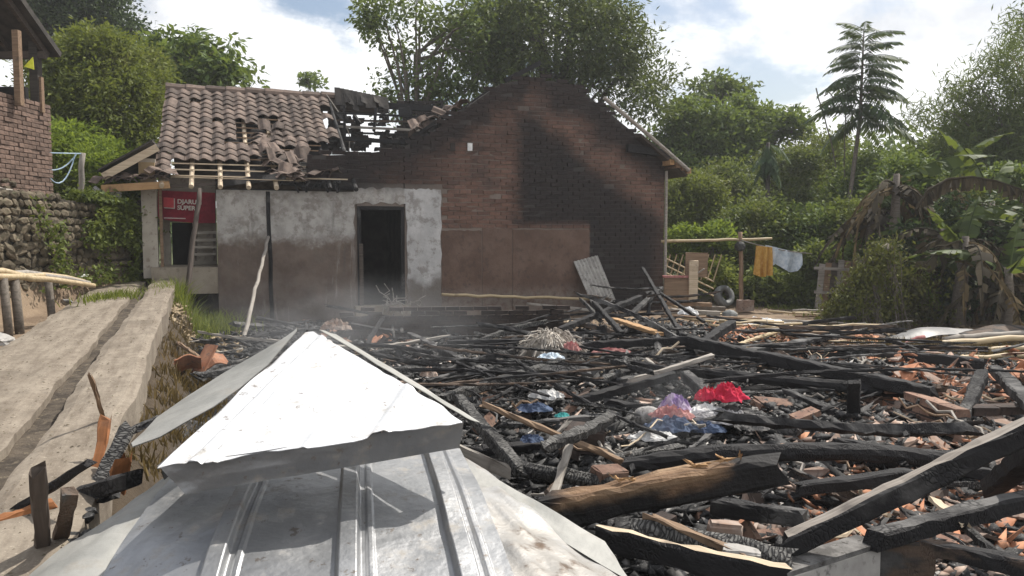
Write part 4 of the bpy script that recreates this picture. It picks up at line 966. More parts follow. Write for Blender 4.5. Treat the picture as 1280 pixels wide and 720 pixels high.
for px, py, d, rx, rz, mt, lab in hedge:
    mt = 'ivy' if mt == 'leaf_ivy' else mt
    tree('bushy_tree', lab, 'bush', gb(px, d), P(px, py, d), .07, [B(px, py, d, rx, 1.4, rz), B(px + rx * .4, py + rz * .6, d - .3, rx * .7, 1.2, rz * .6), B(px - rx * .45, py + rz * .5, d - .3, rx * .6, 1.1, rz * .6), B(px + rx * .1, py - rz * .5, d, rx * .55, 1., rz * .5), B(px, py + rz * 1.1, d - .4, rx * .9, 1.2, rz * .6)], mt, .125, 300, 90, .25, 'bark', .45, .1, 12, .3)
for px, py, d, rx, rz, mt, lab in ((850, 300, 20.5, 24, 18, 'leaf_bright', 'bright feathery shrub behind the bamboo lattice'), (892, 292, 20.2, 18, 16, 'leaf_bright', 'cassava like light green plant behind the clothes rail'),
                                   (955, 355, 19.2, 26, 22, 'ivy', 'low leafy plant below the yellow cloth'), (1000, 360, 18.8, 26, 20, 'leaf_bush', 'low dark leafy plant below the white cloth'), (900, 345, 19.4, 20, 22, 'grass_green', 'tall yellow green weeds behind the tyre'), (1025, 318, 18.6, 24, 12, 'ivy', 'leafy creeper over the top of the plank door')):
    tree('low_plant', lab, 'plant', gb(px, d), P(px, py + rz * .4, d), .02, [B(px, py, d, rx, .5, rz), B(px + 8, py + rz * .6, d, rx * .8, .5, rz * .6)], mt, .13, 60, 40, .14, 'bark', .45, .0, 8)
# background wood behind everything: one mass
cs = []
for i in range(420):
    px = random.choice((random.uniform(815, 1330), random.uniform(815, 1330), random.uniform(-60, 210), random.uniform(200, 820))); d = random.uniform(38, 52)
    topy = {0: 195}.get(0) + 22 * math.sin(px * .021) + 10 * math.sin(px * .07)
    if 200 < px < 820: topy = 235
    cs.append(tuple(P(px, random.uniform(topy, 300), d)))
cs = np.repeat(np.array(cs), 85, 0); off = rng.normal(size=cs.shape) * .75
V, F = leaf_cloud(cs + off, .42, .5, .4, .1)
ob('far_wood', npmesh('far_wood', V, F, 'leaf_mid'), label='distant mass of mixed trees beyond the yard and house', cat='wood', kind='stuff')

# tall tree with tiers of feathery fronds
def frond(L, n, droop, llen, wid, lift):
    V = []; F = []; mb = MB(); pts = [Vector((L * t, 0, lift * L * t - droop * L * t * t)) for t in np.linspace(0, 1, 8)]
    for i in range(n):
        t = .12 + .88 * i / (n - 1); k = t * 7; j = min(6, int(k)); p = pts[j].lerp(pts[j + 1], k - j)
        for s in (-1, 1):
            ll = llen * (1 - .45 * abs(t - .45) * 2) * random.uniform(.85, 1.15); d = Vector((.4, s * .7, -.75 + random.gauss(0, .15))).normalized(); sd_ = Vector((1, -s * .35, .1)).normalized() * wid * .5
            a = len(V); V += [p, p + d * ll * .45 + sd_, p + d * ll, p + d * ll * .45 - sd_]; F += [(a, a + 1, a + 2, a + 3)]
    mb.V = V; mb.F = F; mb.tube(pts, [.014 * (1 - .7 * i / 7) for i in range(8)], 5, False); return mb
ft = thing('tall_frond_tree', 'tall slender tree with tiers of dark feathery fronds against the sky', 'tree', gb(1052, 24)); base = Vector(ft.location)
tp = P(1080, 36, 24) - base; mid = P(1075, 150, 24) - base
mb = MB(); mb.tube([(0, 0, -.3), Vector((0, 0, 0)).lerp(mid, .5) + Vector((-.05, 0, 0)), mid, mid.lerp(tp, .5), tp], [.075, .07, .06, .04, .015], 8); mb.ob('trunk', 'bark', ft, True)
fr_me = [frond(1., 21, d_, .38, .055, l_).mesh('frond', 'leaf_frond') for d_, l_ in ((.55, .38), (.5, .2), (.62, .3), (.42, .1))]
for i in range(52):
    k = i / 51; h = mid.lerp(tp, k * .97 + .01) if 1 else 0
    o = ob('frond', fr_me[i % 4], ft, h, (0, -.6 * k + .12 + random.gauss(0, .16), i * 2.4 + random.gauss(0, .2))); sc = (1.55 - .7 * k) * random.uniform(.85, 1.1); o.scale = (sc, sc, sc)
# thin bare stems beside it
for k, (x0, y0, x1, y1) in enumerate(((1045, 150, 1020, 110), (1030, 60, 1046, 125), (1056, 165, 1055, 120))):
    b = MB(); b.tube(curve_pts(P(x0, y0 + 60, 24.5), P(x1, y1, 24.5), 6, .1, .03), .02, 5); b.ob('bare_stem', 'bark', label=('bare twig leaning left of the tall frond tree', 'upright bare twig crossing the frond tree edge', 'short straight bare twig beside the frond trunk')[k], cat='twig')
# dark papaya like tree with hanging dead leaves
pt = thing('papaya_tree', 'dark slender papaya tree with drooping crown behind the laundry', 'tree', gb(960, 24)); base = Vector(pt.location)
tp = P(960, 178, 24) - base; mb = MB(); mb.tube([(0, 0, -.2), tp * .5, tp], [.09, .075, .06], 8); mb.ob('trunk', 'bark_dark', pt, True)
for i in range(26):
    k = random.random() * .28; o = ob('leaf', fr_me[i % 4], pt, tp * (1 - k * .5), (0, .35 + random.random() * .9, i * 2.4)); sc = random.uniform(.55, .85); o.scale = (sc,) * 3

# bamboo clump at the right edge
bc = thing('bamboo_clump', 'arching green bamboo clump rising over the right edge of the garden', 'bamboo', gb(1290, 23)); base = Vector(bc.location)
LC = []
for i, (px, py) in enumerate(((1165, 130), (1190, 95), (1215, 80), (1240, 62), (1262, 45), (1285, 30), (1225, 120), (1255, 110), (1190, 160), (1290, 80), (1180, 115), (1208, 150), (1240, 140), (1275, 10))):
    d = 23 + random.uniform(-1.5, 1.5); e = P(px, py, d) - base; a = Vector((random.uniform(-.6, 1.2), random.uniform(-.5, .5), -.2)); md = a.lerp(e, .55) + Vector((.9, 0, 1.1)); pts = []
    for t in np.linspace(0, 1, 12): pts.append(a * (1 - t) ** 2 + md * 2 * t * (1 - t) + e * t * t + Vector((0, 0, -.5 * t ** 5)))
    b = MB(); b.tube(pts, [.05 * (1 - .85 * j / 11) + .004 for j in range(12)], 6); b.ob('culm', 'bamboo_dry' if i % 4 == 0 else 'bark', bc, True)
    for p, t in zip(pts[3:], np.linspace(.27, 1, 9)):
        for q in range(5): LC.append(np.array(p) + rng.normal(size=3) * np.array((.5, .5, .38)) * (1.15 - .5 * t))
LC = np.array(LC); LC = np.repeat(LC, 52, 0); off = rng.normal(size=LC.shape) * np.array((.22, .22, .2))
V, F = leaf_cloud(LC + off, .22, .14, .1, .55); ob('foliage', npmesh('foliage', V, F, 'leaf_bamboo'), bc)
tree('corner_tree', 'overhanging leafy branch in the upper right corner', 'tree', gb(1340, 26), P(1335, 60, 26), .12, [B(1300, 18, 26, 20, .8, 22), B(1285, 35, 26, 8, .5, 6), B(1330, 30, 26, 30, 1, 40)], 'leaf_dark', .2, 40, 40, .25, 'bark', .3, .3, 12)

# bananas
def blade(L, wd, arch, tear, seed, droop=1.):
    """banana leaf along +X, arching down, torn into strips"""
    r = random.Random(seed); n = 48; mb = MB(); mid = []
    for i in range(n + 1):
        t = i / n; mid.append(Vector((L * (t - .12 * arch * t * t), 0, L * (.38 * t - arch * .62 * t * t))))
    for s in (-1, 1):
        hang = .25
        i = 1
        while i < n:
            k = min(n, i + (r.randint(1, 3) if r.random() < tear else r.randint(3, 6))); hang = r.uniform(.1, .5) if r.random() > tear else r.uniform(.3, 1.3) * droop
            row = []
            for j in range(i, k + 1):
                t = j / n; w_ = wd * math.sin(math.pi * min(1, t * 1.02) ** .75) * .5 + .01; p = mid[j]
                e = p + Vector((.05, s * w_ * math.cos(hang), -w_ * math.sin(hang) + .06 * w_)); row.append((p, p.lerp(e, .5) + Vector((0, 0, .05 * w_)), e))
            V = [v for rw in row for v in rw]; F = [(3 * a + b_, 3 * a + b_ + 1, 3 * a + 4 + b_, 3 * a + 3 + b_) for a in range(len(row) - 1) for b_ in (0, 1)]
            mb.add(V, F); i = k
    mb.tube(mid, [.022 * (1 - .8 * i / n) for i in range(n + 1)], 5, False); return mb
green = [blade(1.7, .45, .85, .75, 1).mesh('leaf', 'leaf_banana', True), blade(1.9, .5, .65, .85, 2).mesh('leaf', 'leaf_banana', True), blade(1.6, .45, 1.2, .9, 3).mesh('leaf', 'leaf_banana', True), blade(1.3, .42, .3, .4, 4).mesh('leaf', 'leaf_banana', True)]
dry = [blade(1.7, .4, 1.9, .8, 11, 1.2).mesh('dry_leaf', 'leaf_dark_dry', True), blade(1.5, .35, 2.1, .9, 12, 1.3).mesh('dry_leaf', 'leaf_dry', True), blade(1.9, .4, 1.6, .8, 13, 1.3).mesh('dry_leaf', 'leaf_dark_dry', True)]
def banana(label, px, d, ht, ng, nd, lean=0., seed=0, rot0=0.):
    r = random.Random(seed); t = thing('banana_plant', label, 'banana plant', gb(px, d)); tp = Vector((lean, 0, ht)); mb = MB()
    mb.tube([(0, 0, -.2), tp * .35, tp * .7, tp], [.15, .13, .1, .06], 9, True, .05); mb.ob('stem', 'bark', t, True)
    for i in range(ng):
        o = ob('leaf', green[r.randrange(4)], t, tp - Vector((0, 0, r.uniform(0, .3))), (r.gauss(0, .15), -r.uniform(.2, .9), rot0 + i * 2.4 + r.gauss(0, .3))); s_ = r.uniform(.8, 1.25); o.scale = (s_,) * 3
    for i in range(nd):
        o = ob('dry_leaf', dry[r.randrange(3)], t, tp - Vector((0, 0, r.uniform(.05, .5))), (r.gauss(0, .2), r.uniform(-.2, .5), rot0 + 1 + i * 1.9 + r.gauss(0, .4))); s_ = r.uniform(.7, 1.15); o.scale = (s_,) * 3
    return t
banana('tallest banana plant with black withered leaves folded down around its stem', 1118, 16.5, 3.05, 1, 14, 0, 1)
banana('banana plant with a withered leaf tent beyond the tallest stem', 1180, 17.5, 3.0, 2, 10, .05, 2)
banana('banana plant with torn green leaves behind the vine mound', 1165, 15.5, 1.9, 3, 9, .2, 5, .3)
banana('banana plant with bright upright green leaves beside the bamboo poles', 1262, 14.2, 1.2, 5, 7, 0, 3)
banana('short banana plant with broad pale leaves under the bamboo clump', 1225, 16.0, 1.8, 3, 9, .1, 4, 1.)
banana('leaning banana plant with mixed dry and green leaves at the garden edge', 1305, 15.2, 2.1, 4, 9, -.15, 6)
banana('banana plant hung with a curtain of dead brown leaves beside the plank door', 1088, 17.6, 2.5, 1, 13, 0, 8)
banana('banana plant with drooping dead leaves above the bent metal sheet', 1200, 14.6, 1.75, 2, 13, .1, 9, .6)
banana('stooping banana plant of mostly dead leaves under the arching leaf', 1243, 16.8, 2.5, 2, 13, -.1, 10, .9)
for px, py, d, rx, rz, mt, lab in ((1130, 240, 18.5, 34, 45, 'leaf_mid', 'dark leafy bush behind the tallest banana stem'), (1200, 275, 17.8, 40, 45, 'leaf_yellowgreen', 'olive leafy bush under the arching leaf'), (1255, 265, 18.2, 36, 55, 'leaf_mid', 'deep green bush beside the bamboo culms'), (1275, 360, 16.6, 30, 45, 'leaf_yellowgreen', 'low olive bush behind the pole heap'), (1095, 330, 18.2, 24, 40, 'leaf_mid', 'dark bush between plank door and vine mound')):
    tree('dense_bush', lab, 'bush', gb(px, d), P(px, py, d), .04, [B(px, py, d, rx, .9, rz), B(px + rx * .3, py + rz * .7, d, rx * .8, .8, rz * .6), B(px - rx * .4, py + rz * .4, d - .2, rx * .6, .7, rz * .5)], mt, .13, 170, 70, .2, 'bark_dark', .42, .25, 12)
# one long arching blackened leaf stalk
al = thing('arching_dry_leaf', 'long arching blackened banana leaf bending across the garden', 'leaf', P(1150, 235, 15)); base = Vector(al.location)
pts = [P(x, y, 15 + .002 * (x - 1150)) - base for x, y in ((1145, 262), (1160, 238), (1185, 224), (1215, 221), (1245, 226), (1275, 236), (1310, 256))]
mb = MB(); mb.tube(pts, [.03, .028, .026, .024, .02, .016, .01], 6)
for i in range(60):
    k = .1 + .9 * i / 60 * 5.9 / 6; k *= 6; j = min(5, int(k)); p = pts[j].lerp(pts[j + 1], k - j); h = random.uniform(.12, .27); mb.add([p, p + Vector((.07, .02, 0)), p + Vector((.08, .04 + random.gauss(0, .05), -h)), p + Vector((.0, .03 + random.gauss(0, .05), -h * 1.05))], [(0, 1, 2, 3)])
mb.ob('blade', 'leaf_dark_dry', al)
# vine mound over a leaning trunk
vm = thing('vine_mound', 'tangled vine covered mound sloping up to the banana stems', 'vine', gb(1105, 14.6)); base = Vector(vm.location)
a, b_ = P(1032, 408, 14.4) - base, P(1112, 308, 14.6) - base; mb = MB(); mb.tube(curve_pts(a, b_, 6, .05, .02), .09, 8); mb.ob('leaning_trunk', 'bark', vm, True)
c_ = []
for i in range(260):
    t = random.random(); p = a.lerp(b_, t); f = random.random(); q = Vector((p.x + f * (.3 + .9 * t), p.y + random.uniform(-.35, .5) + f * .2, p.z * (1 - f * .25) * random.uniform(.15, 1.06) + .02)); c_.append(tuple(q))
for i in range(90):
    t = random.random(); c_.append(tuple(a.lerp(b_, t) + Vector((random.gauss(0, .08), random.gauss(0, .12) - .1, .08))))
c_ = np.repeat(np.array(c_), 34, 0); V, F = leaf_cloud(c_ + rng.normal(size=c_.shape) * .12, .085, .45, .3, .7); V[:, 2] = np.maximum(V[:, 2], .0); ob('vine_leaves', npmesh('vine_leaves', V, F, 'vine'), vm)
st = MB()
for i in range(80):
    t = random.random(); p = a.lerp(b_, t); st.tube(curve_pts(p + Vector((random.gauss(0, .1), -.1, 0)), (p.x + random.uniform(-.1, .35), p.y - random.uniform(.1, .5), 0), 4, .05, .03), .008, 4, False)
st.ob('dry_stems', 'bark', vm, kind='stuff')
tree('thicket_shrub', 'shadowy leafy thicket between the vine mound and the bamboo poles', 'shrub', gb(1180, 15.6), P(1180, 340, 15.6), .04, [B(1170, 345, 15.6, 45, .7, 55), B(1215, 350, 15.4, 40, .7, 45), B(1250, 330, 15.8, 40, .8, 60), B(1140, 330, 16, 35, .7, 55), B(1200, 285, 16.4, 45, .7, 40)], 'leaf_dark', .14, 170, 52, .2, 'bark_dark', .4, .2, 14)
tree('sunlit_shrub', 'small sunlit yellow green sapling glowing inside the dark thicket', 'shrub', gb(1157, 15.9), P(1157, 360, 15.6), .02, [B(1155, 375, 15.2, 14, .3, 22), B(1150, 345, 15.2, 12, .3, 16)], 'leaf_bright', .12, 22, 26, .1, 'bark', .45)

# wall creeper, verge weeds, grass
def scatter_leaves(name, label, cat, pts, size, mat, asp=.5, **k):
    o = Vector(pts.mean(0)); o.z = float(pts[:, 2].min()); V, F = leaf_cloud(pts - np.array(o), size, asp, .3, .1)
    return ob(name, npmesh(name, V, F, mat), None, o, label=label, cat=cat, **k)
n = 11000; y = rng.uniform(11.4, 15.5, n); zt = np.array([swtop(a) for a in y]); z = .9 + (zt - .8) * rng.random(n) ** .8; cl = vnoise(y * 2.2, z * 2.2, 1.) + (y - 13.6) * .25; keep = cl > rng.uniform(-.25, .3, n)
pts = np.stack([-7.1 + np.abs(rng.normal(size=n)) * .07 + .12 * np.clip(vnoise(y * 2, z * 3, 8.) + .2, 0, 1), y, z], 1)[keep]
scatter_leaves('wall_creeper', 'yellow green creeper spreading over the far end of the stone wall', 'creeper', pts, .085, 'ivy')
n = 2600; y = rng.uniform(13.2, 15.6, n); pts = np.stack([-7.25 + rng.normal(size=n) * .18, y, np.array([swtop(a) for a in y]) + np.abs(rng.normal(size=n)) * .09], 1)
scatter_leaves('wall_top_weeds', 'bushy weeds growing along the top of the stone wall end', 'weeds', pts, .09, 'leaf_bush')
def grass(name, label, cx, cy, sx, sy, n, h, mat, z=None, group=None, kind=None):
    x = cx + rng.normal(size=n) * sx; y = cy + rng.normal(size=n) * sy; zz = H(x, y) if z is None else np.full(n, z); a = rng.uniform(0, 6.28, n); hh = h * rng.uniform(.4, 1.3, n); lean = rng.normal(size=(n, 2)) * .45
    bx, by = np.cos(a) * .008, np.sin(a) * .008; o = np.array((cx, cy, float(zz.mean())))
    b0 = np.stack([x - bx, y - by, zz - .02], 1) - o; b1 = np.stack([x + bx, y + by, zz - .02], 1) - o; t = np.stack([x + lean[:, 0] * hh, y + lean[:, 1] * hh, zz + hh], 1) - o
    mdl = (b0 + b1) / 2 * .45 + t * .55 + np.stack([-lean[:, 0] * hh * .15, -lean[:, 1] * hh * .15, hh * .08], 1); m0 = mdl - (b1 - b0) * .35; m1 = mdl + (b1 - b0) * .35
    V = np.stack([b0, b1, m1, m0, t], 1).reshape(-1, 3); k = np.arange(n) * 5
    F = np.concatenate([np.stack([k, k + 1, k + 2], 1), np.stack([k, k + 2, k + 3], 1), np.stack([k + 3, k + 2, k + 4], 1)])
    return ob(name, npmesh(name, V, F, mat), None, o, label=label, cat='grass', group=group, kind=kind)
for k in range(10):
    y = 5.4 + k * .95; x = float(edge_x(y)) + .36
    grass('bank_grass', 'dry brown grass hanging on the bank below the kerb', x, y, .07, .4, 420, .1, 'grass_dry' if k < 9 else 'grass_green', group='dry grass on the kerb bank', kind='stuff')
for px, py, z, s_, lab in ((140, 372, .8, .2, 'green weeds at the foot of the creeper covered wall'), (175, 352, .85, .14, 'weeds growing in the drain before the house'), (215, 340, .9, .2, 'weeds at the far end of the kerb')):
    q = G(px, py, z); grass('verge_weeds', lab, q.x, q.y, s_ * .6, s_ * 2., 450, .12, 'grass_green', z=float(path_z(q.y)) - .02, kind='stuff')
q = G(245, 395, .35); grass('bank_weeds', 'sunlit yellow green weeds between the kerb and the house corner', q.x, q.y, .3, .5, 1600, .35, 'grass_green', kind='stuff')
for px, py, lab in ((1010, 386, 'grass strip below the plank door'), (1060, 392, 'grass at the foot of the vine mound')):
    q = G(px, py, 0.); grass('yard_grass', lab, q.x, q.y, .5, .12, 700, .1, 'grass_green', kind='stuff')
for px, py, lab in ((1150, 440, 'dry grass among the bamboo poles'), (1240, 440, 'dry brown grass at the pole heap end')):
    q = G(px, py, 0.); grass('dry_grass', lab, q.x, q.y, .8, .35, 2000, .14, 'grass_dry', kind='stuff')
# ------------------------------------------------------------------ burnt timbers
def beam_mesh(name, L, wd, ht, mats, bend=0., side=0., rough=.006, taper=.0, top_mat=None, rnd=False, endrag=.04, wave=1.):
    n = max(5, int(L / .07)); V = []; F = []; MI = []
    if rnd: sec = [(math.cos(a) * .5, math.sin(a) * .5) for a in np.linspace(0, 2 * math.pi, 11)[:-1]]
    else: sec = [(-.5, -.38), (-.38, -.5), (.38, -.5), (.5, -.38), (.5, .38), (.38, .5), (-.38, .5), (-.5, .38)]
    k = len(sec); ph = random.random() * 50
    for i in range(n + 1):
        t = i / n; x = t * L; ox = side * 4 * t * (1 - t) * L + wave * .012 * float(vnoise(x * 2, ph)); oz = bend * 4 * t * (1 - t) * L + wave * .012 * float(vnoise(x * 2, ph, 9.)); s_ = 1 - taper * t
        s_ *= 1 + wave * .22 * float(vnoise(x * 3, ph, 4.))
        for (a, b) in sec:
            xx = x + (random.uniform(-endrag, endrag) if i in (0, n) else 0)
            V.append((xx, ox + a * wd * s_ + random.uniform(-rough, rough), oz + b * ht * s_ + random.uniform(-rough, rough)))
    for i in range(n):
        for j in range(k):
            F.append((i * k + j, i * k + (j + 1) % k, (i + 1) * k + (j + 1) % k, (i + 1) * k + j)); MI.append(1 if (top_mat and sec[j][1] > .2 and sec[(j + 1) % k][1] > .2 and abs(sec[j][0]) < .45 and abs(sec[(j + 1) % k][0]) < .45) else 0)
    F += [tuple(range(k - 1, -1, -1)), tuple(n * k + j for j in range(k))]; MI += [0, 0]
    me = mesh(name, V, F, [mats] + ([top_mat] if top_mat else []), False); me.polygons.foreach_set('material_index', MI); me.update(); return me
def beam(name, label, a, b, wd, ht, mat, cat='beam', group=None, roll=0., **k):
    a, b = Vector(a), Vector(b); L = (b - a).length
    q = (b - a).to_track_quat('X', 'Z'); o = ob(name, beam_mesh(name, L, wd, ht, mat, **k), None, a, None, label=label, cat=cat, group=group)
    o.rotation_euler = (q.to_matrix() @ Matrix.Rotation(roll, 3, 'X')).to_euler(); return o
def gp(px, py, z): return G(px, py, z)
BE = [  # name, label, px,py,z, px,py,z, width, height, material, extras
 ('charred_beam', 'long thick charred beam with a pale ash grey top face', 980, 684, .42, 1292, 534, .98, .085, .09, 'char', dict(top_mat='ash_top', rough=.005, wave=.25)),
 ('burnt_log', 'thick half burnt brown log with splintered upper edge', 690, 642, .40, 968, 588, .62, .15, .165, 'half_burnt', dict(rough=.007, bend=.012, taper=.15, endrag=.08)),
 ('charred_beam', 'smooth black beam arching up in the middle', 782, 582, .34, 1190, 576, .34, .11, .11, 'char', dict(bend=.035, rnd=True)),
 ('charred_beam', 'slim black beam dipping under the ash topped beam', 1040, 552, .36, 1250, 598, .25, .08, .08, 'char', {}),
 ('charred_beam', 'grey alligator cracked beam standing slanted by the broken brick wall', 1180, 570, .18, 1228, 470, .52, .1, .1, 'char_scale', {}),
 ('charred_beam', 'thin grey charred stick beside the slanted cracked beam', 1163, 562, .2, 1190, 525, .36, .04, .04, 'char_ash', {}),
 ('charred_beam', 'flat grey charred beam pointing into the tile heap', 1243, 462, .35, 1295, 512, .45, .12, .09, 'char_ash', {}),
 ('wooden_stick', 'light brown round stick lying diagonally over the black beams', 603, 505, .55, 776, 576, .34, .045, .045, 'brown_wood', dict(rnd=True)),
 ('charred_beam', 'scaly charred beam running down from the folded metal sheet', 572, 498, .45, 650, 588, .30, .085, .085, 'char_scale', {}),
 ('charred_beam', 'scaly charred log end next to the metal flashing', 640, 583, .3, 775, 607, .28, .1, .1, 'char_scale', dict(rnd=True)),
 ('charred_log', 'stout ridged log burnt into deep grey scales', 793, 664, .42, 985, 706, .38, .13, .13, 'char_scale', dict(rnd=True, rough=.012)),
 ('plank', 'long pale edged plank burnt black along its side', 750, 672, .5, 990, 728, .52, .05, .1, 'char', dict(top_mat='pale_wood')),
 ('wooden_stick', 'thin brown stick crossing above the ridged grey log', 812, 646, .5, 925, 694, .42, .04, .035, 'brown_wood', {}),
 ('charred_beam', 'ash crusted beam behind the thick half burnt log', 895, 632, .35, 1005, 648, .34, .09, .09, 'char_ash', {}),
 ('lath', 'short pale lath sticking up between black beams', 688, 628, .25, 712, 556, .45, .045, .02, 'grey_wood', {}),
 ('charred_beam', 'grey scaled rafter slanting up toward the fibre heap', 552, 499, .3, 702, 452, .4, .09, .08, 'char_scale', {}),
 ('charred_beam', 'thin grey rafter beneath the fibre heap', 690, 472, .36, 758, 447, .4, .05, .05, 'char_ash', {}),
 ('charred_beam', 'long straight black rafter behind the fibre heap', 560, 428, .3, 720, 424, .38, .06, .05, 'char', {}),
 ('charred_beam', 'heavy black rafter with sunlit top in the middle of the ruin', 718, 434, .42, 866, 425, .52, .1, .09, 'char', dict(bend=.004)),
 ('charred_beam', 'very long black beam sloping across to the brick wall', 862, 427, .5, 1165, 492, .42, .12, .12, 'char', {}),
 ('charred_beam', 'long sagging black beam in front of the very long one', 838, 461, .4, 1145, 491, .36, .11, .11, 'char', dict(bend=-.006, rnd=True)),
 ('charred_beam', 'thin black batten lying between the two long beams', 985, 476, .35, 1100, 470, .35, .06, .05, 'char', {}),
 ('wooden_stick', 'grey stick resting across the middle of the beams', 787, 476, .4, 888, 446, .55, .045, .04, 'grey_wood', {}),
 ('wooden_stick', 'short grey lath crossing the grey stick', 807, 448, .45, 832, 465, .35, .04, .03, 'grey_wood', {}),
 ('charred_beam', 'square grey charred offcut above the red cloth', 855, 467, .42, 888, 496, .3, .1, .09, 'char_ash', {}),
 ('charred_beam', 'grey cracked plank right of the square brown block', 983, 489, .4, 1052, 520, .28, .09, .04, 'char_ash', {}),
 ('charred_post', 'short upright black post by the broken brick wall', 1066, 532, .12, 1068, 478, .55, .11, .11, 'char', {}),
 ('bamboo_pole', 'straight yellow bamboo pole across the far edge of the beams', 903, 438, .3, 990, 408, .3, .05, .05, 'bamboo_dry', dict(rnd=True)),
 ('plank', 'orange brown splintered board at the far side of the pile', 768, 399, .45, 825, 418, .45, .12, .05, 'fresh_beam', {}),
 ('charred_beam', 'black stick rearing up left in the tripod of sticks', 803, 335, 1.05, 853, 420, .3, .06, .06, 'char', {}),
 ('charred_beam', 'grey broad stick leaning right in the tripod of sticks', 790, 392, .42, 826, 360, .72, .1, .06, 'char_ash', {}),
 ('charred_beam', 'short black stick crossing the tripod of sticks', 815, 360, .7, 880, 402, .35, .05, .05, 'char', {}),
 ('charred_beam', 'black block end of a beam leaning on the bamboo', 862, 440, .35, 915, 405, .55, .12, .1, 'char', {}),
 ('charred_beam', 'black rafter under the corrugated sheet', 700, 412, .35, 800, 372, .6, .1, .09, 'char', {}),
 ('charred_beam', 'crossing black rafter before the corrugated sheet', 742, 378, .6, 778, 418, .4, .07, .07, 'char', {}),
 ('charred_beam', 'grey flat charred plank lying on the brown rubble', 930, 440, .3, 1045, 420, .3, .14, .06, 'char_ash', {}),
 ('charred_beam', 'far black log along the edge of the yard', 1050, 438, .2, 1130, 442, .2, .12, .12, 'char', {}),
 ('charred_beam', 'black log half buried before the dry grass', 1130, 445, .2, 1230, 455, .2, .14, .12, 'char', {}),
 ('charred_beam', 'dark beam lying flat below the ash topped beam', 1088, 676, .42, 1290, 622, .52, .09, .08, 'char', dict(top_mat='char_ash')),
 ('charred_beam', 'black beam running out of the lower right corner', 1165, 684, .5, 1300, 712, .62, .09, .06, 'char_plank', {}),
 ('charred_beam', 'thick black stump end leaning at the right edge', 1238, 612, .42, 1300, 555, .85, .1, .1, 'char', {}),
 ('charred_log', 'pale rope like scaled stick near the concrete wall stub', 1200, 650, .42, 1243, 692, .45, .05, .05, 'char_scale', dict(rnd=True)),
 ('wooden_stick', 'curved tan splinter above the rope like stick', 1168, 625, .46, 1205, 655, .46, .045, .02, 'pale_wood', {}),
 ('charred_beam', 'black beam below the slim dipping beam', 1085, 575, .26, 1185, 582, .26, .08, .07, 'char', {}),
 ('charred_beam', 'dark rafter passing under the ash topped beam', 1000, 612, .3, 1140, 592, .36, .08, .07, 'char', {}),
 ('charred_beam', 'flat black board between the clothes and the arching beam', 760, 575, .24, 850, 560, .24, .1, .05, 'char_scale', {}),
 ('charred_beam', 'stubby grey stick below the mixed clothes', 905, 512, .3, 1000, 540, .26, .08, .07, 'char_ash', {}),
 ('charred_beam', 'left dark rafter lying beyond the folded metal sheet', 512, 418, .35, 615, 470, .3, .08, .07, 'char_ash', {}),
 ('charred_beam', 'grey batten crossing the left dark rafter', 535, 476, .3, 600, 458, .32, .05, .04, 'char_ash', {}),
 ('charred_beam', 'black beam tip under the fibre heap', 660, 455, .28, 690, 428, .36, .07, .06, 'char', {}),
 ('charred_beam', 'smooth grey rafter left of the square brown block', 770, 478, .32, 850, 462, .38, .08, .07, 'char', {}),
 ('charred_beam', 'long black rafter below the grey stick', 720, 502, .26, 845, 468, .38, .09, .08, 'char', {}),
 ('charred_beam', 'thin ash batten behind the brown square brick', 640, 532, .3, 760, 520, .32, .05, .04, 'char_ash', {}),
 ('lath', 'pale thin lath left of the brown square brick', 683, 556, .25, 712, 525, .4, .035, .02, 'grey_wood', {}),
]
for nm, lab, a0, a1, a2, b0, b1, b2, wd, ht, mt, ex in BE:
    cat = {'charred_beam': 'beam', 'burnt_log': 'log', 'charred_log': 'log', 'wooden_stick': 'stick', 'plank': 'plank', 'lath': 'lath', 'bamboo_pole': 'pole', 'charred_post': 'post'}[nm]
    beam(nm, lab, gp(a0, a1, a2), gp(b0, b1, b2), wd, ht, mt, cat, **ex)
# splinters on the burnt log
lo = gp(690, 642, .4).lerp(gp(968, 588, .62), .5)
for i in range(9):
    p = gp(690, 642, .4).lerp(gp(968, 588, .62), random.uniform(.25, .9)) + Vector((random.uniform(-.02, .06), 0, .1)); q = p + Vector((random.uniform(-.12, .12), random.uniform(-.06, .06), random.uniform(.0, .05)))
    beam('wood_splinter', 'fresh orange splinter on top of the half burnt log', p, p.lerp(q, .55), .012, .008, 'fresh_beam', 'splinter', 'splinters on the half burnt log')

def in_ruin(px, py): return True
rr = random.Random(21)
def rnd_ground(px0, px1, py0, py1):
    px, py = rr.uniform(px0, px1), rr.uniform(py0, py1); q = G(px, py, .1); return Vector((q.x, q.y, Hs(q.x, q.y)))
# scattered battens and sticks
proto = {}
for mt in ('char', 'char_ash', 'char_scale', 'grey_wood', 'char_plank'):
    proto[mt] = [beam_mesh('charred_batten', L, w_, h_, mt, bend=rr.uniform(-.035, .035), side=rr.uniform(-.03, .03), taper=rr.uniform(.1, .6), endrag=.09, rough=.008) for L, w_, h_ in ((.7, .05, .04), (1.2, .06, .05), (1.7, .07, .06), (.45, .07, .03))]
def scatter_batten(p, mt, big=1., label=None, group=None, yaw=None):
    me = rr.choice(proto[mt][:3] if big > .9 else [proto[mt][0], proto[mt][3]]); o = ob('charred_batten', me, None, p + Vector((0, 0, rr.uniform(.04, .3))), (rr.uniform(0, 6), rr.gauss(0, .13), rr.uniform(0, 6.28) if yaw is None else yaw), label=label, cat='batten', group=group)
    s_ = rr.uniform(.7, 1.1) * (1 if big > .9 else .6); o.scale = (s_, s_ * rr.uniform(.8, 1.3), s_ * rr.uniform(.8, 1.3))
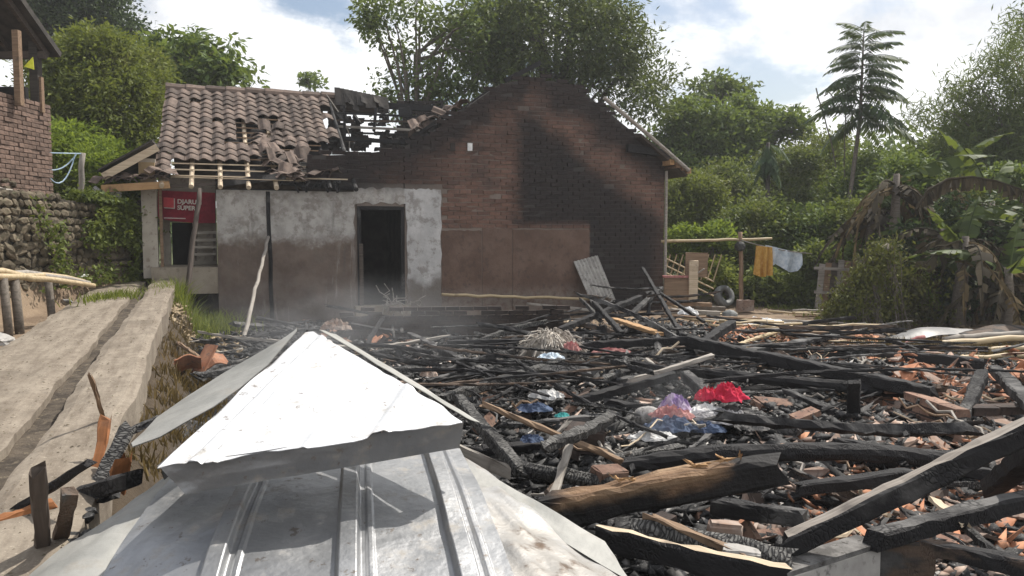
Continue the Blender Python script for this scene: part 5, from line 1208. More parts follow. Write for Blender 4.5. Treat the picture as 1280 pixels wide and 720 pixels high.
look = {'char': 'black burnt batten', 'char_ash': 'ash grey burnt batten', 'char_scale': 'scaly grey burnt batten', 'char_plank': 'brown black burnt batten', 'grey_wood': 'bare grey batten'}
place = ['before the burnt doorway', 'among the long black beams', 'around the scattered clothes', 'near the half burnt log', 'beside the broken brick wall stub', 'in the ash below the plaster wall']
zones = [((430, 840, 400, 470), 46, ('char', 'char', 'char_ash', 'char_scale', 'char_plank')), ((700, 1120, 410, 500), 60, ('char', 'char', 'char_ash', 'char_plank')), ((560, 1000, 470, 580), 44, ('char', 'char_ash', 'char_scale', 'char')),
         ((640, 1280, 580, 715), 26, ('char', 'char_scale', 'char_plank')), ((1000, 1280, 450, 600), 16, ('char', 'char_ash')), ((220, 440, 410, 470), 16, ('char', 'grey_wood', 'char_ash'))]
for zi, (bx, n, mts) in enumerate(zones):
    for i in range(n):
        p = rnd_ground(*bx)
        if (p - gp(872, 515, .2)).length < .75: continue
        far = p.y > 9; mt = rr.choice(mts); scatter_batten(p, mt, 1. if far and rr.random() < .75 or rr.random() < .3 else .5, look[mt] + ' lying loose ' + place[zi], look[mt] + 's ' + place[zi])

# thin twigs, laths and bent wires in the debris
tw_me = []
for i in range(8):
    L = rr.uniform(.3, 1.0); b = MB(); b.tube([Vector((L * k / 6, rr.gauss(0, .025), rr.gauss(0, .02))) for k in range(7)], rr.choice((.006, .009, .013)), 5); tw_me.append(b.mesh('thin_stick', ('grey_wood', 'char_ash', 'brown_wood', 'pale_wood')[i % 4]))
tw_lab = ('thin grey stick', 'thin ash coated stick', 'thin brown stick', 'thin pale splinter')
for zi, bx in enumerate(((430, 840, 405, 470), (700, 1120, 415, 500), (580, 1000, 470, 580), (640, 1280, 590, 715), (1000, 1280, 450, 600))):
    for i in range(22):
        k = rr.randrange(8); p = rnd_ground(*bx); ob('thin_stick', tw_me[k], None, p + Vector((0, 0, rr.uniform(.05, .22))), (0, rr.gauss(0, .15), rr.uniform(0, 6.28)), label=tw_lab[k % 4] + ' caught in the debris ' + place[zi], cat='stick', group=tw_lab[k % 4] + 's ' + place[zi])
# loose bricks, tile shards, ash and charcoal
brk = [MB().box(-.11, .11, -.055, .055, -.03, .03, .008).mesh('loose_brick', m_) for m_ in ('loose_brick', 'black_brick', 'loose_brick')]
for i in range(46):
    p = rnd_ground(*rr.choice(((430, 900, 400, 560), (700, 1280, 440, 620), (380, 560, 395, 440), (820, 1280, 600, 700))))
    ob('loose_brick', brk[i % 3], None, p + Vector((0, 0, rr.uniform(.02, .1))), (rr.gauss(0, .35), rr.gauss(0, .35), rr.uniform(0, 6)), label='single loose brick lying in the burnt debris', cat='brick', group='loose bricks in the ruin')
def chunk(name, mat, sx, sy, sz):
    import bmesh
    b = bmesh.new(); bmesh.ops.create_cube(b, size=2); bmesh.ops.bevel(b, geom=b.edges[:], offset=.16, segments=1, affect='EDGES'); bmesh.ops.subdivide_edges(b, edges=b.edges[:], cuts=1)
    for v in b.verts: v.co = Vector((v.co.x * sx, v.co.y * sy, v.co.z * sz)) * (1 + rr.uniform(-.09, .09))
    me = bpy.data.meshes.new(name); b.to_mesh(me); b.free(); me.materials.append(M[mat]); return me
for px, py, z, s_, lab, mt in ((728, 540, .3, (.16, .12, .09), 'dark brown square brick block right of the scaly beam', 'black_brick'), (968, 507, .25, (.18, .12, .09), 'square brown block right of the red cloth', 'loose_brick'), (905, 665, .42, (.075, .04, .1), 'upright grey pointed stone chunk in front of the half burnt log', 'ash_tile'), (925, 690, .42, (.08, .05, .05), 'grey brown block end under the ridged grey log', 'fibre_cement'),
                               (762, 590, .33, (.1, .07, .05), 'reddish brick half beside the scaly log end', 'loose_brick')):
    q = gp(px, py, z); b = chunk('masonry_block', mt, *s_); ob('masonry_block', b, None, q - Vector((0, 0, s_[2] * .5)), (.08, .06, rr.uniform(-.4, .4)), label=lab, cat='block')
def shard(name, mat, s_, th, curved=True):
    n = rr.randint(4, 6); ang = sorted(rr.uniform(0, 6.28) for _ in range(n)); V = []
    for t in (0, th):
        for a in ang: x, y = math.cos(a) * s_ * rr.uniform(.7, 1.15), math.sin(a) * s_ * .7 * rr.uniform(.7, 1.15); V.append((x, y, t + (x * x / s_ * .35 if curved else 0)))
    F = [tuple(range(n - 1, -1, -1)), tuple(range(n, 2 * n))] + [(i, (i + 1) % n, n + (i + 1) % n, n + i) for i in range(n)]
    return mesh(name, V, F, mat)
sh = {mt: [shard('tile_shard', mt, rr.uniform(.07, .14), .014) for _ in range(7)] for mt in ('new_tile', 'ash_tile', 'old_tile')}
def put_shards(bx, n, mts, lab, grp, pile=.05, sc=1.):
    for i in range(n):
        p = rnd_ground(*bx); o = ob('tile_shard', rr.choice(sh[rr.choice(mts)]), None, p + Vector((0, 0, rr.uniform(.01, pile))), (rr.gauss(0, .45), rr.gauss(0, .45), rr.uniform(0, 6.28)), label=lab, cat='tile shard', group=grp); s_ = sc * rr.uniform(.6, 1.3); o.scale = (s_, s_, 1)
put_shards((1110, 1280, 452, 505), 130, ('new_tile', 'new_tile', 'ash_tile'), 'broken terracotta tile shard in the orange heap behind the brick wall stub', 'shards of the orange tile heap', .22, 1.15)
put_shards((1090, 1280, 500, 600), 75, ('new_tile', 'ash_tile', 'ash_tile'), 'broken roof tile shard by the slanted cracked beam', 'shards by the slanted beam', .1)
put_shards((930, 1280, 575, 700), 75, ('new_tile', 'ash_tile', 'ash_tile', 'old_tile'), 'broken roof tile shard around the ash topped beam', 'shards around the ash topped beam', .1, .85)
put_shards((480, 900, 405, 570), 60, ('ash_tile', 'old_tile', 'new_tile'), 'small tile shard among the black rafters', 'shards among the rafters', .06, .7)
put_shards((900, 1110, 405, 450), 40, ('old_tile', 'new_tile', 'ash_tile'), 'tile shard on the brown rubble at the yard edge', 'shards at the yard edge', .06, .9)
# stuff: charcoal chips, ash flecks, small tile crumbs
def chips(name, label, mat, n, smin, smax, zones, up=.03, flat=.5):
    cen = []; 
    for i in range(n):
        p = rnd_ground(*rr.choice(zones)); cen.append((p.x, p.y, p.z + rr.random() * up))
    cen = np.array(cen); base = np.array([(1, 0, 0), (-.6, .9, 0), (-.5, -.9, 0), (.1, .1, 1), (.1, 0, -.7)], float); F0 = np.array([(0, 1, 3), (1, 2, 3), (2, 0, 3), (1, 0, 4), (2, 1, 4), (0, 2, 4)])
    V = base[None] * rng.uniform(.6, 1.4, (n, 5, 3)); V *= (smin + (smax - smin) * rng.random((n, 1, 1)) ** 3); V[:, :, 2] *= flat; V[:, :, 0] *= rng.uniform(.6, 2.4, (n, 1))
    a = rng.uniform(0, 6.28, n); c_, s_ = np.cos(a)[:, None], np.sin(a)[:, None]; x = V[:, :, 0] * c_ - V[:, :, 1] * s_; y = V[:, :, 0] * s_ + V[:, :, 1] * c_; tx, ty = rng.normal(size=(2, n, 1)) * .4
    V = np.stack([x, y, V[:, :, 2] + x * tx + y * ty], -1) + cen[:, None]
    F = (F0[None] + (np.arange(n) * 5)[:, None, None]).reshape(-1, 3)
    return ob(name, npmesh(name, V.reshape(-1, 3), F, mat), label=label, cat='debris', kind='stuff')
allz = [(380, 900, 395, 470), (640, 1280, 440, 720), (560, 1280, 470, 600), (430, 1280, 410, 520)]
chips('charcoal_chips', 'black charcoal chips and cinders covering the burnt floor', 'charcoal', 32000, .012, .09, allz + allz + [(1280, 1620, 450, 720), (360, 640, 460, 640)] + [(250, 420, 402, 480)], .06)
chips('ash_flecks', 'grey and white ash flecks sprinkled through the burnt floor', 'ash_bits', 14000, .008, .05, allz + [(700, 900, 500, 580), (1000, 1130, 425, 460)], .05)
chips('tile_crumbs', 'orange brown crumbs of broken tile and brick', 'ash_tile', 8000, .01, .06, [(930, 1280, 560, 720), (1080, 1280, 455, 560), (430, 1280, 410, 600)], .05)
chips('terracotta_crumbs', 'bright terracotta crumbs around the tile heap', 'new_tile', 5000, .012, .08, [(1280, 1500, 460, 700), (1100, 1280, 450, 520), (1000, 1280, 560, 700), (880, 1100, 415, 450)], .06)
chips('yard_litter', 'straw coloured splinters and litter on the yard edge', 'dry_leaf_litter', 4000, .01, .07, [(880, 1280, 395, 450), (200, 300, 390, 440)], .03)

n_ = 3500; yy = rng.uniform(2.2, 13, n_); ss = rng.uniform(.02, 1.5, n_); xx = edge_x(yy) - ss; zz = path_z(yy) + np.where(ss < .43, .065, np.where(ss < .62, -.13, .01))
cen = np.stack([xx, yy, zz], 1); base_ = np.array([(1, 0, 0), (-.6, .9, 0), (-.5, -.9, 0), (.1, .1, 1)], float); sz_ = np.array((1, 1, .5)) * (.003 + .010 * rng.random((n_, 1, 1)) ** 3); Vg = base_[None] * rng.uniform(.5, 1.5, (n_, 4, 3)) * sz_ + cen[:, None]
Fg = (np.array([(0, 1, 3), (1, 2, 3), (2, 0, 3)])[None] + (np.arange(n_) * 4)[:, None, None]).reshape(-1, 3)
ob('path_grit', npmesh('path_grit', Vg.reshape(-1, 3), Fg, 'wall_stone'), label='small grit and cinders lying on the concrete path', cat='grit', kind='stuff')
# long thin burnt poles crossing the ruin, and the higher heap by the wall's right end
for i in range(46):
    q = rnd_ground(560, 1120, 415, 530); L = rr.uniform(1.6, 3.2); a = rr.gauss(0, .6); d = Vector((math.cos(a), math.sin(a), rr.gauss(0, .05))) * L; q.z += rr.uniform(.12, .35)
    if (q - gp(872, 515, .2)).length < 1.: continue
    beam('burnt_pole', 'long thin burnt pole lying across the heap of beams', q - d / 2, q + d / 2, rr.uniform(.022, .045), rr.uniform(.022, .04), rr.choice(('char', 'char', 'char', 'char_ash', 'char_plank')), 'pole', 'long thin burnt poles across the ruin', taper=.4, bend=rr.uniform(-.02, .02), rnd=True)
for i in range(16):
    p = rnd_ground(735, 860, 388, 412); scatter_batten(p + Vector((0, 0, rr.uniform(.0, .45))), rr.choice(('char', 'char', 'char_plank', 'char_ash')), 1., 'burnt batten stacked in the high heap below the corrugated sheet', 'battens of the heap below the corrugated sheet')
# ------------------------------------------------------------------ remains of brick walls in the ruin
def brick_stub(name, label, a, b, h, mat, thick=.11, top_loss=.5, mortar='black_brick'):
    a, b = Vector(a), Vector(b); L = (b - a).length; o = thing(name, label, 'wall', a, math.atan2(b.y - a.y, b.x - a.x)); mb = MB(); mb.box(0, L, .012, thick - .012, -.2, h - .12); mb.ob('mortar_core', mortar, o)
    mes = [MB().box(-.11, .11, 0, thick, -.031, .031, .006).mesh('brick', mat) for _ in range(3)]; z = -.02; ci = 0
    while z < h:
        x = .11 * (ci % 2)
        while x < L:
            if not (z > h - .15 and random.random() < top_loss): ob('brick', mes[ci % 3], o, (x + .11, random.gauss(0, .006), z + .034), (random.gauss(0, .015), random.gauss(0, .015), random.gauss(0, .02)))
            x += .232
        z += .074; ci += 1
    return o
brick_stub('foundation_wall', 'long low blackened brick foundation in front of the doorway', G(425, 428, 0), G(698, 424, 0), .52, 'black_brick', .11, .15)
brick_stub('broken_brick_wall', 'broken brown brick wall stub beside the tile heap', G(1066, 522, .0), G(1215, 588, .0), .4, 'loose_brick', .13, .5)
brick_stub('broken_brick_wall', 'short dark brick corner under the slanted cracked beam', G(1215, 562, .05), G(1300, 560, .05), .32, 'black_brick', .13, .4)
cs_ = thing('plaster_wall_stub', 'low grey plastered wall stub with white crusted top', 'wall', gp(960, 735, .2)); base = Vector(cs_.location)
A, B_ = gp(955, 735, .32) - base, gp(1085, 690, .34) - base
b = MB(); b.bar(A + Vector((0, 0, -.12)), B_ + Vector((0, 0, -.13)), .13, .34); b.ob('plaster_face', 'fibre_cement', cs_); b = MB(); b.bar(A + Vector((0, 0, .062)), B_ + Vector((0, 0, .052)), .12, .022); b.ob('crusted_top', 'ash_bits', cs_)
b = MB(); C_ = gp(1165, 684, .36) - base; b.bar(B_ + Vector((.02, 0, -.1)), C_ + Vector((0, 0, -.14)), .05, .3); b.ob('dark_panel', 'char_plank', cs_)
# heap of earth and bricks behind the door sill
for i in range(36):
    p = rnd_ground(480, 560, 378, 396); ob('loose_brick', brk[1], None, p + Vector((0, .2, rr.uniform(.0, .3))), (rr.gauss(0, .5), rr.gauss(0, .5), rr.uniform(0, 6)), label='blackened brick in the heap below the doorway', cat='brick', group='blackened bricks below the doorway')
tw = MB(); q = HW(*wp(500, 382, -.4))
for i in range(16): tw.tube(curve_pts(q + Vector((random.uniform(-.4, .5), random.uniform(-.2, .2), -.15)), q + Vector((random.uniform(-.5, .6), random.uniform(-.2, .2), random.uniform(0, .45))), 4, .05, .05), .012, 4)
tw.ob('twisted_frame', 'grey_wood', label='tangle of thin burnt metal rods on the door sill', cat='frame')

# ------------------------------------------------------------------ clothes and soft things
def rag(name, label, mat, px, py, z, sx, sy, sz, amp=.25, cat='cloth', rot=0.):
    q = gp(px, py, z); ph = rr.uniform(0, 40); crumpled = mat.startswith('cloth') and cat == 'cloth' or cat in ('plastic',)
    n, m_ = 40, 14; V = [(0, 0, 0)]; F = []
    if not crumpled:
        me = chunk(name, mat, sx * .8, sy * .8, sz * .8) if cat in ('stone', 'pot') and mat != 'ash_bits' else blob(name, mat, sx, sy, sz, 3, .07)
        if cat not in ('stone', 'pot'): me.polygons.foreach_set('use_smooth', [True] * len(me.polygons)); return ob(name, me, None, q, (0, 0, rot), label=label, cat=cat)
    V = []
    for j in range(m_ + 1):
        r = .02 + j / m_
        for i in range(n):
            a = 2 * math.pi * i / n; ro = 1.25 * (1 + .45 * float(vnoise(math.cos(a) * 1.8 + ph, math.sin(a) * 1.8)) + .2 * float(vnoise(math.cos(a) * 5 + ph, math.sin(a) * 5, 3.))); x, y = math.cos(a) * r * ro, math.sin(a) * r * ro
            ridge = 1 - 2 * abs(float(vnoise(x * 2.1 + ph, y * 2.1 + 3))) * 1.6; r2 = 1 - 2 * abs(float(vnoise(x * 4.7 + ph, y * 4.7, 5.))) * 1.6
            h = (max(0, 1 - r * r) ** .6) * (.45 + .5 * ridge) + .35 * r2 * (1 - .6 * r) + .1 * float(vnoise(x * 11 + ph, y * 11)) 
            V.append((x * sx + .25 * sx * float(vnoise(y * 3, ph, x * 3)), y * sy + .25 * sy * float(vnoise(x * 3, ph, y * 3)), h * sz * 1.15))
    F = [(j * n + i, j * n + (i + 1) % n, (j + 1) * n + (i + 1) % n, (j + 1) * n + i) for j in range(m_) for i in range(n)] + [tuple(range(n - 1, -1, -1))]
    return ob(name, mesh(name, V, F, mat, False), None, q, (0, 0, rot), label=label, cat=cat)
rag('red_cloth', 'bright red crumpled cloth lying on the charred debris', 'cloth_red', 906, 499, .40, .14, .12, .11, .5); rag('red_cloth', 'smaller red cloth end left of the bright red cloth', 'cloth_red', 884, 500, .38, .08, .07, .09, .5)
rag('purple_cloth', 'purple and white patterned cloth bundle', 'cloth_purple', 846, 512, .36, .1, .09, .1, .4); rag('pink_cloth', 'salmon pink cloth under the purple bundle', 'cloth_pink', 838, 522, .32, .14, .09, .08, .4)
rag('blue_cloth', 'dark blue denim heap below the pink cloth', 'cloth_blue', 838, 536, .26, .17, .12, .08, .4); rag('white_bundle', 'rounded off white bundle between pink and red cloths', 'cloth_white', 883, 516, .3, .11, .09, .065, .2)
rag('grey_cloth', 'grey crumpled clothes beside the white bundle', 'cloth_grey', 905, 525, .27, .2, .12, .07, .5); rag('blue_cloth', 'small navy cloth beneath the grey clothes', 'cloth_blue', 880, 538, .22, .13, .09, .06, .5)
rag('white_lump', 'smooth pale oval lump in front of the grey clothes', 'ash_bits', 944, 536, .25, .1, .07, .05, .08, 'stone'); rag('white_lump', 'pale long bundle lying by the scaly board', 'cloth_white', 815, 548, .26, .14, .07, .05, .2)
rag('grey_cloth', 'pale grey rag left of the purple bundle', 'ash_bits', 810, 520, .28, .12, .08, .08, .4); rag('white_cloth', 'crumpled white paper below the fibre heap', 'cloth_white', 684, 496, .28, .13, .1, .06, .4)
rag('blue_cloth', 'faded blue rag right of the crumpled white paper', 'cloth_blue', 668, 512, .26, .12, .09, .05, .5); rag('blue_scrap', 'small vivid blue scrap near the pale lath', 'cloth_blue', 665, 551, .26, .07, .05, .04, .4)
rag('teal_scrap', 'tiny teal scrap right of the faded blue rag', 'cloth_teal', 702, 521, .26, .05, .04, .03, .4); rag('pink_cloth', 'small pink rag on the rafters right of the fibre heap', 'cloth_pink', 764, 441, .42, .17, .06, .05, .5)
rag('fibre_core', 'grey brown mattress stuffing mound in the ruin', 'fibre', 690, 440, .34, .34, .3, .24, .5, 'stuffing'); rag('red_rag', 'dull red rag at the edge of the stuffing mound', 'cloth_pink', 714, 438, .42, .1, .1, .09, .5)
rag('teal_rag', 'grey blue rag below the stuffing mound', 'cloth_lightblue', 688, 450, .34, .14, .1, .07, .5)
fb = MB(); q = gp(690, 436, .4)
for i in range(170):
    a = random.uniform(0, 6.28); r_ = random.random() ** .5; p = q + Vector((math.cos(a) * .3 * r_, math.sin(a) * .26 * r_, .26 * (1 - r_ * r_) - .04)); fb.tube(curve_pts(p, p + Vector((math.cos(a) * .16, math.sin(a) * .12 - .05, random.uniform(-.2, .05))), 3, .04, .015), .008, 4, False)
fb.ob('fibre_strands', 'fibre', label='stringy pale fibres spilling over the stuffing mound', cat='fibres', kind='stuff')
rag('clay_pot', 'small tan earthen lump on the rubble left of the rafters', 'ash_tile', 536, 470, .3, .07, .07, .08, .15, 'pot'); rag('tan_chunk', 'tan broken chunk behind the metal sheet peak', 'ash_tile', 421, 412, .3, .17, .1, .14, .25, 'stone')
for i in range(12): 
    p = rnd_ground(425, 490, 414, 432); o = ob('tile_shard', rr.choice(sh['new_tile']), None, p + Vector((0, 0, .1)), (rr.gauss(0, .5), rr.gauss(0, .5), rr.uniform(0, 6)), label='orange tile piece behind the metal sheet peak', cat='tile shard', group='orange tile pieces behind the metal peak')
for i, (px, py) in enumerate(((224, 458), (250, 462), (272, 458), (236, 464))):
    q = gp(px, py, .3); ob('roof_tile', pantile('roof_tile', 'new_tile'), None, q, (rr.gauss(.3, .3), rr.gauss(0, .3), rr.uniform(0, 6)), label='whole terracotta roof tile fallen below the kerb bank', cat='roof tile', group='fallen tiles below the kerb')
beam('wooden_stick', 'brown stick slanting down the bank below the kerb', gp(222, 428, .45), gp(252, 450, .3), .05, .05, 'brown_wood', 'stick', rnd=True)
beam('charred_beam', 'dark board lying behind the left metal flap', gp(250, 470, .3), gp(345, 448, .35), .1, .05, 'char_ash', 'beam')

# ------------------------------------------------------------------ yard edge heaps
pole('bamboo_pole', 'thick split bamboo pole on top of the pole heap', G(1160, 431, .12), G(1300, 420, .2), .055, .05, 'bamboo_dry'); pole('bamboo_pole', 'straight bamboo pole below the top one', G(1150, 440, .06), G(1300, 434, .1), .04, .04, 'bamboo_dry')
pole('bamboo_pole', 'grey bamboo pole at the back of the pole heap', G(1180, 424, .15), G(1300, 415, .2), .05, .045, 'grey_wood'); pole('bamboo_pole', 'lowest bamboo pole next to the dry grass', G(1120, 450, .04), G(1300, 444, .06), .035, .03, 'bamboo_dry')
pole('red_pipe', 'faded red pipe slanting out of the pole heap', G(1120, 436, .08), G(1155, 420, .25), .03, .03, 'cloth_pink')
def curved_sheet(name, label, a, b, wd, rise, mat, cat='sheet', n=16):
    a, b = Vector(a), Vector(b); d = (b - a); L = d.length; V = []
    for i in range(n + 1):
        t = i / n; p = a.lerp(b, t) + Vector((0, 0, rise * math.sin(math.pi * t) + .03 * float(vnoise(t * 5, 1.))))
        for j in range(5): s_ = j / 4; V.append(p - a + Vector((0, (s_ - .5) * wd, -.08 * (s_ - .5) ** 2 * 4 + .03 * float(vnoise(t * 6, s_ * 3)))))
    F = [(i * 5 + j, (i + 1) * 5 + j, (i + 1) * 5 + j + 1, i * 5 + j + 1) for i in range(n) for j in range(4)]; N = len(V); V += [v + Vector((0, 0, -.012)) for v in V]; F += [tuple(k + N for k in f[::-1]) for f in F]
    return ob(name, mesh(name, V, F, mat, True), None, a, label=label, cat=cat)
curved_sheet('bent_sheet', 'buckled grey metal sheet lying on the pole heap', G(1098, 428, .08), G(1215, 412, .18), .7, .12, 'grey_sheet'); curved_sheet('bent_sheet', 'darker warped sheet at the right end of the pole heap', G(1200, 416, .2), G(1310, 412, .15), .6, .1, 'char_plank')
YG = 'split bamboo laths heaped at the yard edge'
for i in range(40):
    q = G(rr.uniform(885, 1085), rr.uniform(398, 438), 0); L = rr.uniform(.5, 1.8); a = rr.gauss(0, .45); d = Vector((math.cos(a), math.sin(a) * .6, rr.gauss(0, .04))) * L
    q.z = Hs(q.x, q.y) + rr.uniform(.03, .22); pole('bamboo_lath', 'pale bamboo lath in the loose heap at the yard edge', q - d / 2, q + d / 2, .022, .018, rr.choice(('bamboo_dry', 'bamboo_dry', 'grey_wood', 'brown_wood')), 'lath', .01, YG)
rag('white_plastic', 'crumpled white plastic sheet on the lath heap', 'plastic_white', 945, 405, .15, .42, .22, .1, .45, 'plastic')
rag('white_plastic', 'small white plastic scrap beside the tripod of sticks', 'plastic_white', 862, 393, .3, .15, .12, .1, .4, 'plastic')
rag('green_bottle', 'round greenish can left of the squared block', 'basin', 912, 395, .1, .16, .14, .13, .1, 'can')
for k, (x0, y0, x1, y1) in enumerate(((832, 378, 888, 381), (838, 388, 900, 392), (850, 384, 905, 386))):
    beam('plank', ('thick log board lying before the brown cabinet', 'lower grey board lying before the tripod of sticks', 'middle weathered board near the tyre')[k], G(x0, y0, .3 - .06 * k), G(x1, y1, .25 - .06 * k), .12, .09, ('brown_wood', 'grey_wood', 'bark')[k], 'plank')

# ------------------------------------------------------------------ folded metal roofing in the foreground
def sheet_grid(name, label, corners, nu, nv, mat, wob=.012, prof=None, thick=.003, seed=0., smooth=True, cat='sheet', edge=.0):
    """bilinear sheet with profile prof(a)->height along the normal"""
    c00, c10, c11, c01 = [Vector(c) for c in corners]; nrm = (c10 - c00).cross(c01 - c00).normalized()
    if nrm.z < 0: nrm = -nrm
    o = c00.copy(); V = []
    for j in range(nv + 1):
        for i in range(nu + 1):
            a, t = i / nu, j / nv; tt = t + (edge * float(vnoise(a * 7, seed, 3.)) if j in (0,) else 0)
            p = c00.lerp(c10, a).lerp(c01.lerp(c11, a), tt); h = wob * 2 * (float(vnoise(a * 3.3 + seed, t * 3.3)) + .5 * float(vnoise(a * 9 + seed, t * 9))) + (prof(a, t) if prof else 0); V.append(p - o + nrm * h)
    F = [(j * (nu + 1) + i, j * (nu + 1) + i + 1, (j + 1) * (nu + 1) + i + 1, (j + 1) * (nu + 1) + i) for j in range(nv) for i in range(nu)]
    N = len(V); V += [v - nrm * thick for v in V]; F += [tuple(k + N for k in f[::-1]) for f in F]
    return mesh(name, V, F, mat, smooth), o
def rib2(a, c, w_, h): return h * max(0., min(1., (1 - abs(a - c) / w_) * 4.5)) + h * .25 * max(0., min(1., (1 - abs(a - c - w_ * 1.9) / (w_ * .35)) * 4))
def rib(a, c, w_, h):       # raised trapezoid rib
    d = abs(a - c) / w_; return h * max(0., min(1., (1 - d) * 2.2))
fs = thing('folded_metal_sheet', 'bright peaked sheet of galvanised roofing folded over the heap', 'metal sheet', (0, 0, 0))
FA, FB_, FC, FD = P(375, 412, 3.75), P(580, 523, 2.95), P(238, 592, 2.55), P(192, 573, 2.62)
APX2 = P(398, 412, 3.72)
fs.location = (P(380, 560, 2.9).x, 2.9, .8); fb_ = Vector(fs.location)
# top face: triangle-like quad  left edge FD->FA, right end APX2->FB_
TC, TB, TA = P(200, 582, 2.58), P(580, 524, 2.98), P(386, 411, 3.75)
nrm = (TB - TC).cross(TA - TC).normalized(); V = []; nu_, nv_ = 170, 70
for j in range(nv_ + 1):
    for i in range(nu_ + 1):
        t = j / nv_ * .965; a = i / nu_ * (1 - t); a = a if a else 0.
        te = t - (.035 * float(vnoise(a * 6, 3.)) + .02 * float(vnoise(a * 19, 5.)) + .02) * max(0, 1 - t * 9)
        h = rib(a, .115, .03, .012) + rib(a, .165, .022, .008) + rib(a, .70, .035, .014) + .016 * float(vnoise(a * 4, t * 4, 2.)) + .007 * float(vnoise(a * 13, t * 13, 6.)) + .02 * math.exp(-((a - .45) / .012) ** 2) * max(0, .25 - t) * 4 * .3
        V.append(TC + (TB - TC) * a + (TA - TC) * te + nrm * h - fb_)
F = [(j * (nu_ + 1) + i, j * (nu_ + 1) + i + 1, (j + 1) * (nu_ + 1) + i + 1, (j + 1) * (nu_ + 1) + i) for j in range(nv_) for i in range(nu_)]
N = len(V); V += [v - nrm * .003 for v in V]; F += [tuple(k + N for k in f[::-1]) for f in F]
ob('top_face', mesh('top_face', V, F, 'galvanised_sunlit', True), fs)  # sun glare on this face is put into the lighter base colour
# hanging front lip, its shade painted in as a darker base tone
me, o = sheet_grid('front_lip', '', (P(199, 583, 2.575), P(580, 525, 2.975), P(574, 560, 3.0), P(232, 618, 2.6)), 40, 6, 'galvanised_shaded', .008, seed=8.2); ob('front_lip', me, fs, o - fb_)
# dull sheet sticking out on the left, and a dark strip painting the shade under the cap
V = []; up_ = ((372, 412, 3.85), (330, 437, 3.8), (280, 466, 3.7), (230, 498, 3.55), (196, 521, 3.4), (180, 540, 3.2), (163, 557, 3.0)); lo_ = ((371, 414, 3.78), (335, 455, 3.5), (300, 484, 3.3), (266, 509, 3.1), (228, 530, 3.0), (200, 545, 2.95), (166, 559, 2.95))
for (p, q) in zip(up_, lo_):
    for k in range(5): t = k / 4; V.append(P(*p).lerp(P(*q), t) + Vector((0, 0, .012 * math.sin(3.1 * t) + .008 * float(vnoise(p[0] * .05, t * 3)))) - fb_)
F = [(i * 5 + j, (i + 1) * 5 + j, (i + 1) * 5 + j + 1, i * 5 + j + 1) for i in range(6) for j in range(4)]; N = len(V); V += [v + Vector((0, 0, -.004)) for v in V]; F += [tuple(k + N for k in f[::-1]) for f in F]
ob('outer_flap', mesh('outer_flap', V, F, 'galvanised_dull', True), fs)  # shade on this sheet is put into its dull grey colour
me, o = sheet_grid('cap_shade_strip', '', (P(199, 583, 2.575), P(206, 600, 2.62), P(380, 430, 3.8), P(385, 411, 3.745)), 4, 30, 'galvanised_shaded', .006, seed=5.); ob('cap_shade_strip', me, fs, o - fb_)
# right rear fold
me, o = sheet_grid('right_fold', '', (P(399, 412, 3.75), P(582, 523, 2.985), P(600, 528, 3.05), P(420, 418, 3.9)), 30, 3, 'galvanised_dull', .004, seed=2.); ob('rear_fold', me, fs, o - fb_)
# lower ribbed sheet
ls = thing('ribbed_metal_sheet', 'silver ribbed roofing sheet sloping toward the viewer under the folded one', 'metal sheet', (G(420, 650, .7).x, G(420, 650, .7).y, .65)); lb_ = Vector(ls.location)
me, o = sheet_grid('face', '', (G(95, 780, .63), G(665, 780, .63), G(575, 560, .80), G(232, 575, .80)), 300, 36, 'galvanised', .012, lambda a, t: rib2(a, .27, .028, .034) + rib2(a, .595, .03, .038) + rib2(a, .885, .03, .042) + .035 * math.sin(math.pi * t) + .03 * math.sin(math.pi * a), seed=12.4)
ob('ribbed_face', me, ls, o - lb_)
me, o = sheet_grid('curl', '', (G(10, 738, .62), G(150, 750, .64), G(246, 598, .76), G(200, 603, .74)), 16, 24, 'galvanised_dull', .012, lambda a, t: .05 * math.sin(math.pi * a) - .02 * a, seed=6.); ob('left_curl', me, ls, o - lb_)
# right flashing, dirty
rf = thing('metal_flashing', 'dented burnt stained metal flashing right of the ribbed sheet', 'metal sheet', (G(680, 650, .6).x, G(680, 650, .6).y, .55)); rb_ = Vector(rf.location)
me, o = sheet_grid('face', '', (G(655, 780, .60), G(835, 770, .52), G(590, 578, .72), G(508, 566, .78)), 26, 34, 'stained_metal', .02, lambda a, t: .025 * math.sin(math.pi * a), seed=15., edge=.03); ob('stained_face', me, rf, o - rb_)
me, o = sheet_grid('edge', '', (G(790, 730, .54), G(756, 676, .6), G(538, 552, .80), G(512, 560, .79)), 5, 26, 'galvanised_dull', .005, seed=9.); ob('rolled_edge', me, rf, o - rb_)
ut = beam('plank', 'pale flat strip of wood lying against the flashing edge', gp(556, 556, .7), gp(632, 588, .62), .012, .07, 'grey_wood', 'plank')
# support heap hidden under the sheets: rubble mound
mb = MB(); 
c_ = np.array((-.65, 2.75, .0))
nn = 26
for i in range(120):
    x, y = rr.uniform(-1.05, .1), rr.uniform(2.3, 3.35); p = Vector((x, y, rr.uniform(.02, .62 - .25 * abs(x + .45)))); ob('loose_brick', brk[1], None, p, (rr.gauss(0, .4), rr.gauss(0, .4), rr.uniform(0, 6)), label='blackened brick heaped beneath the metal sheets', cat='brick', group='bricks under the metal sheets') if i < 60 else None
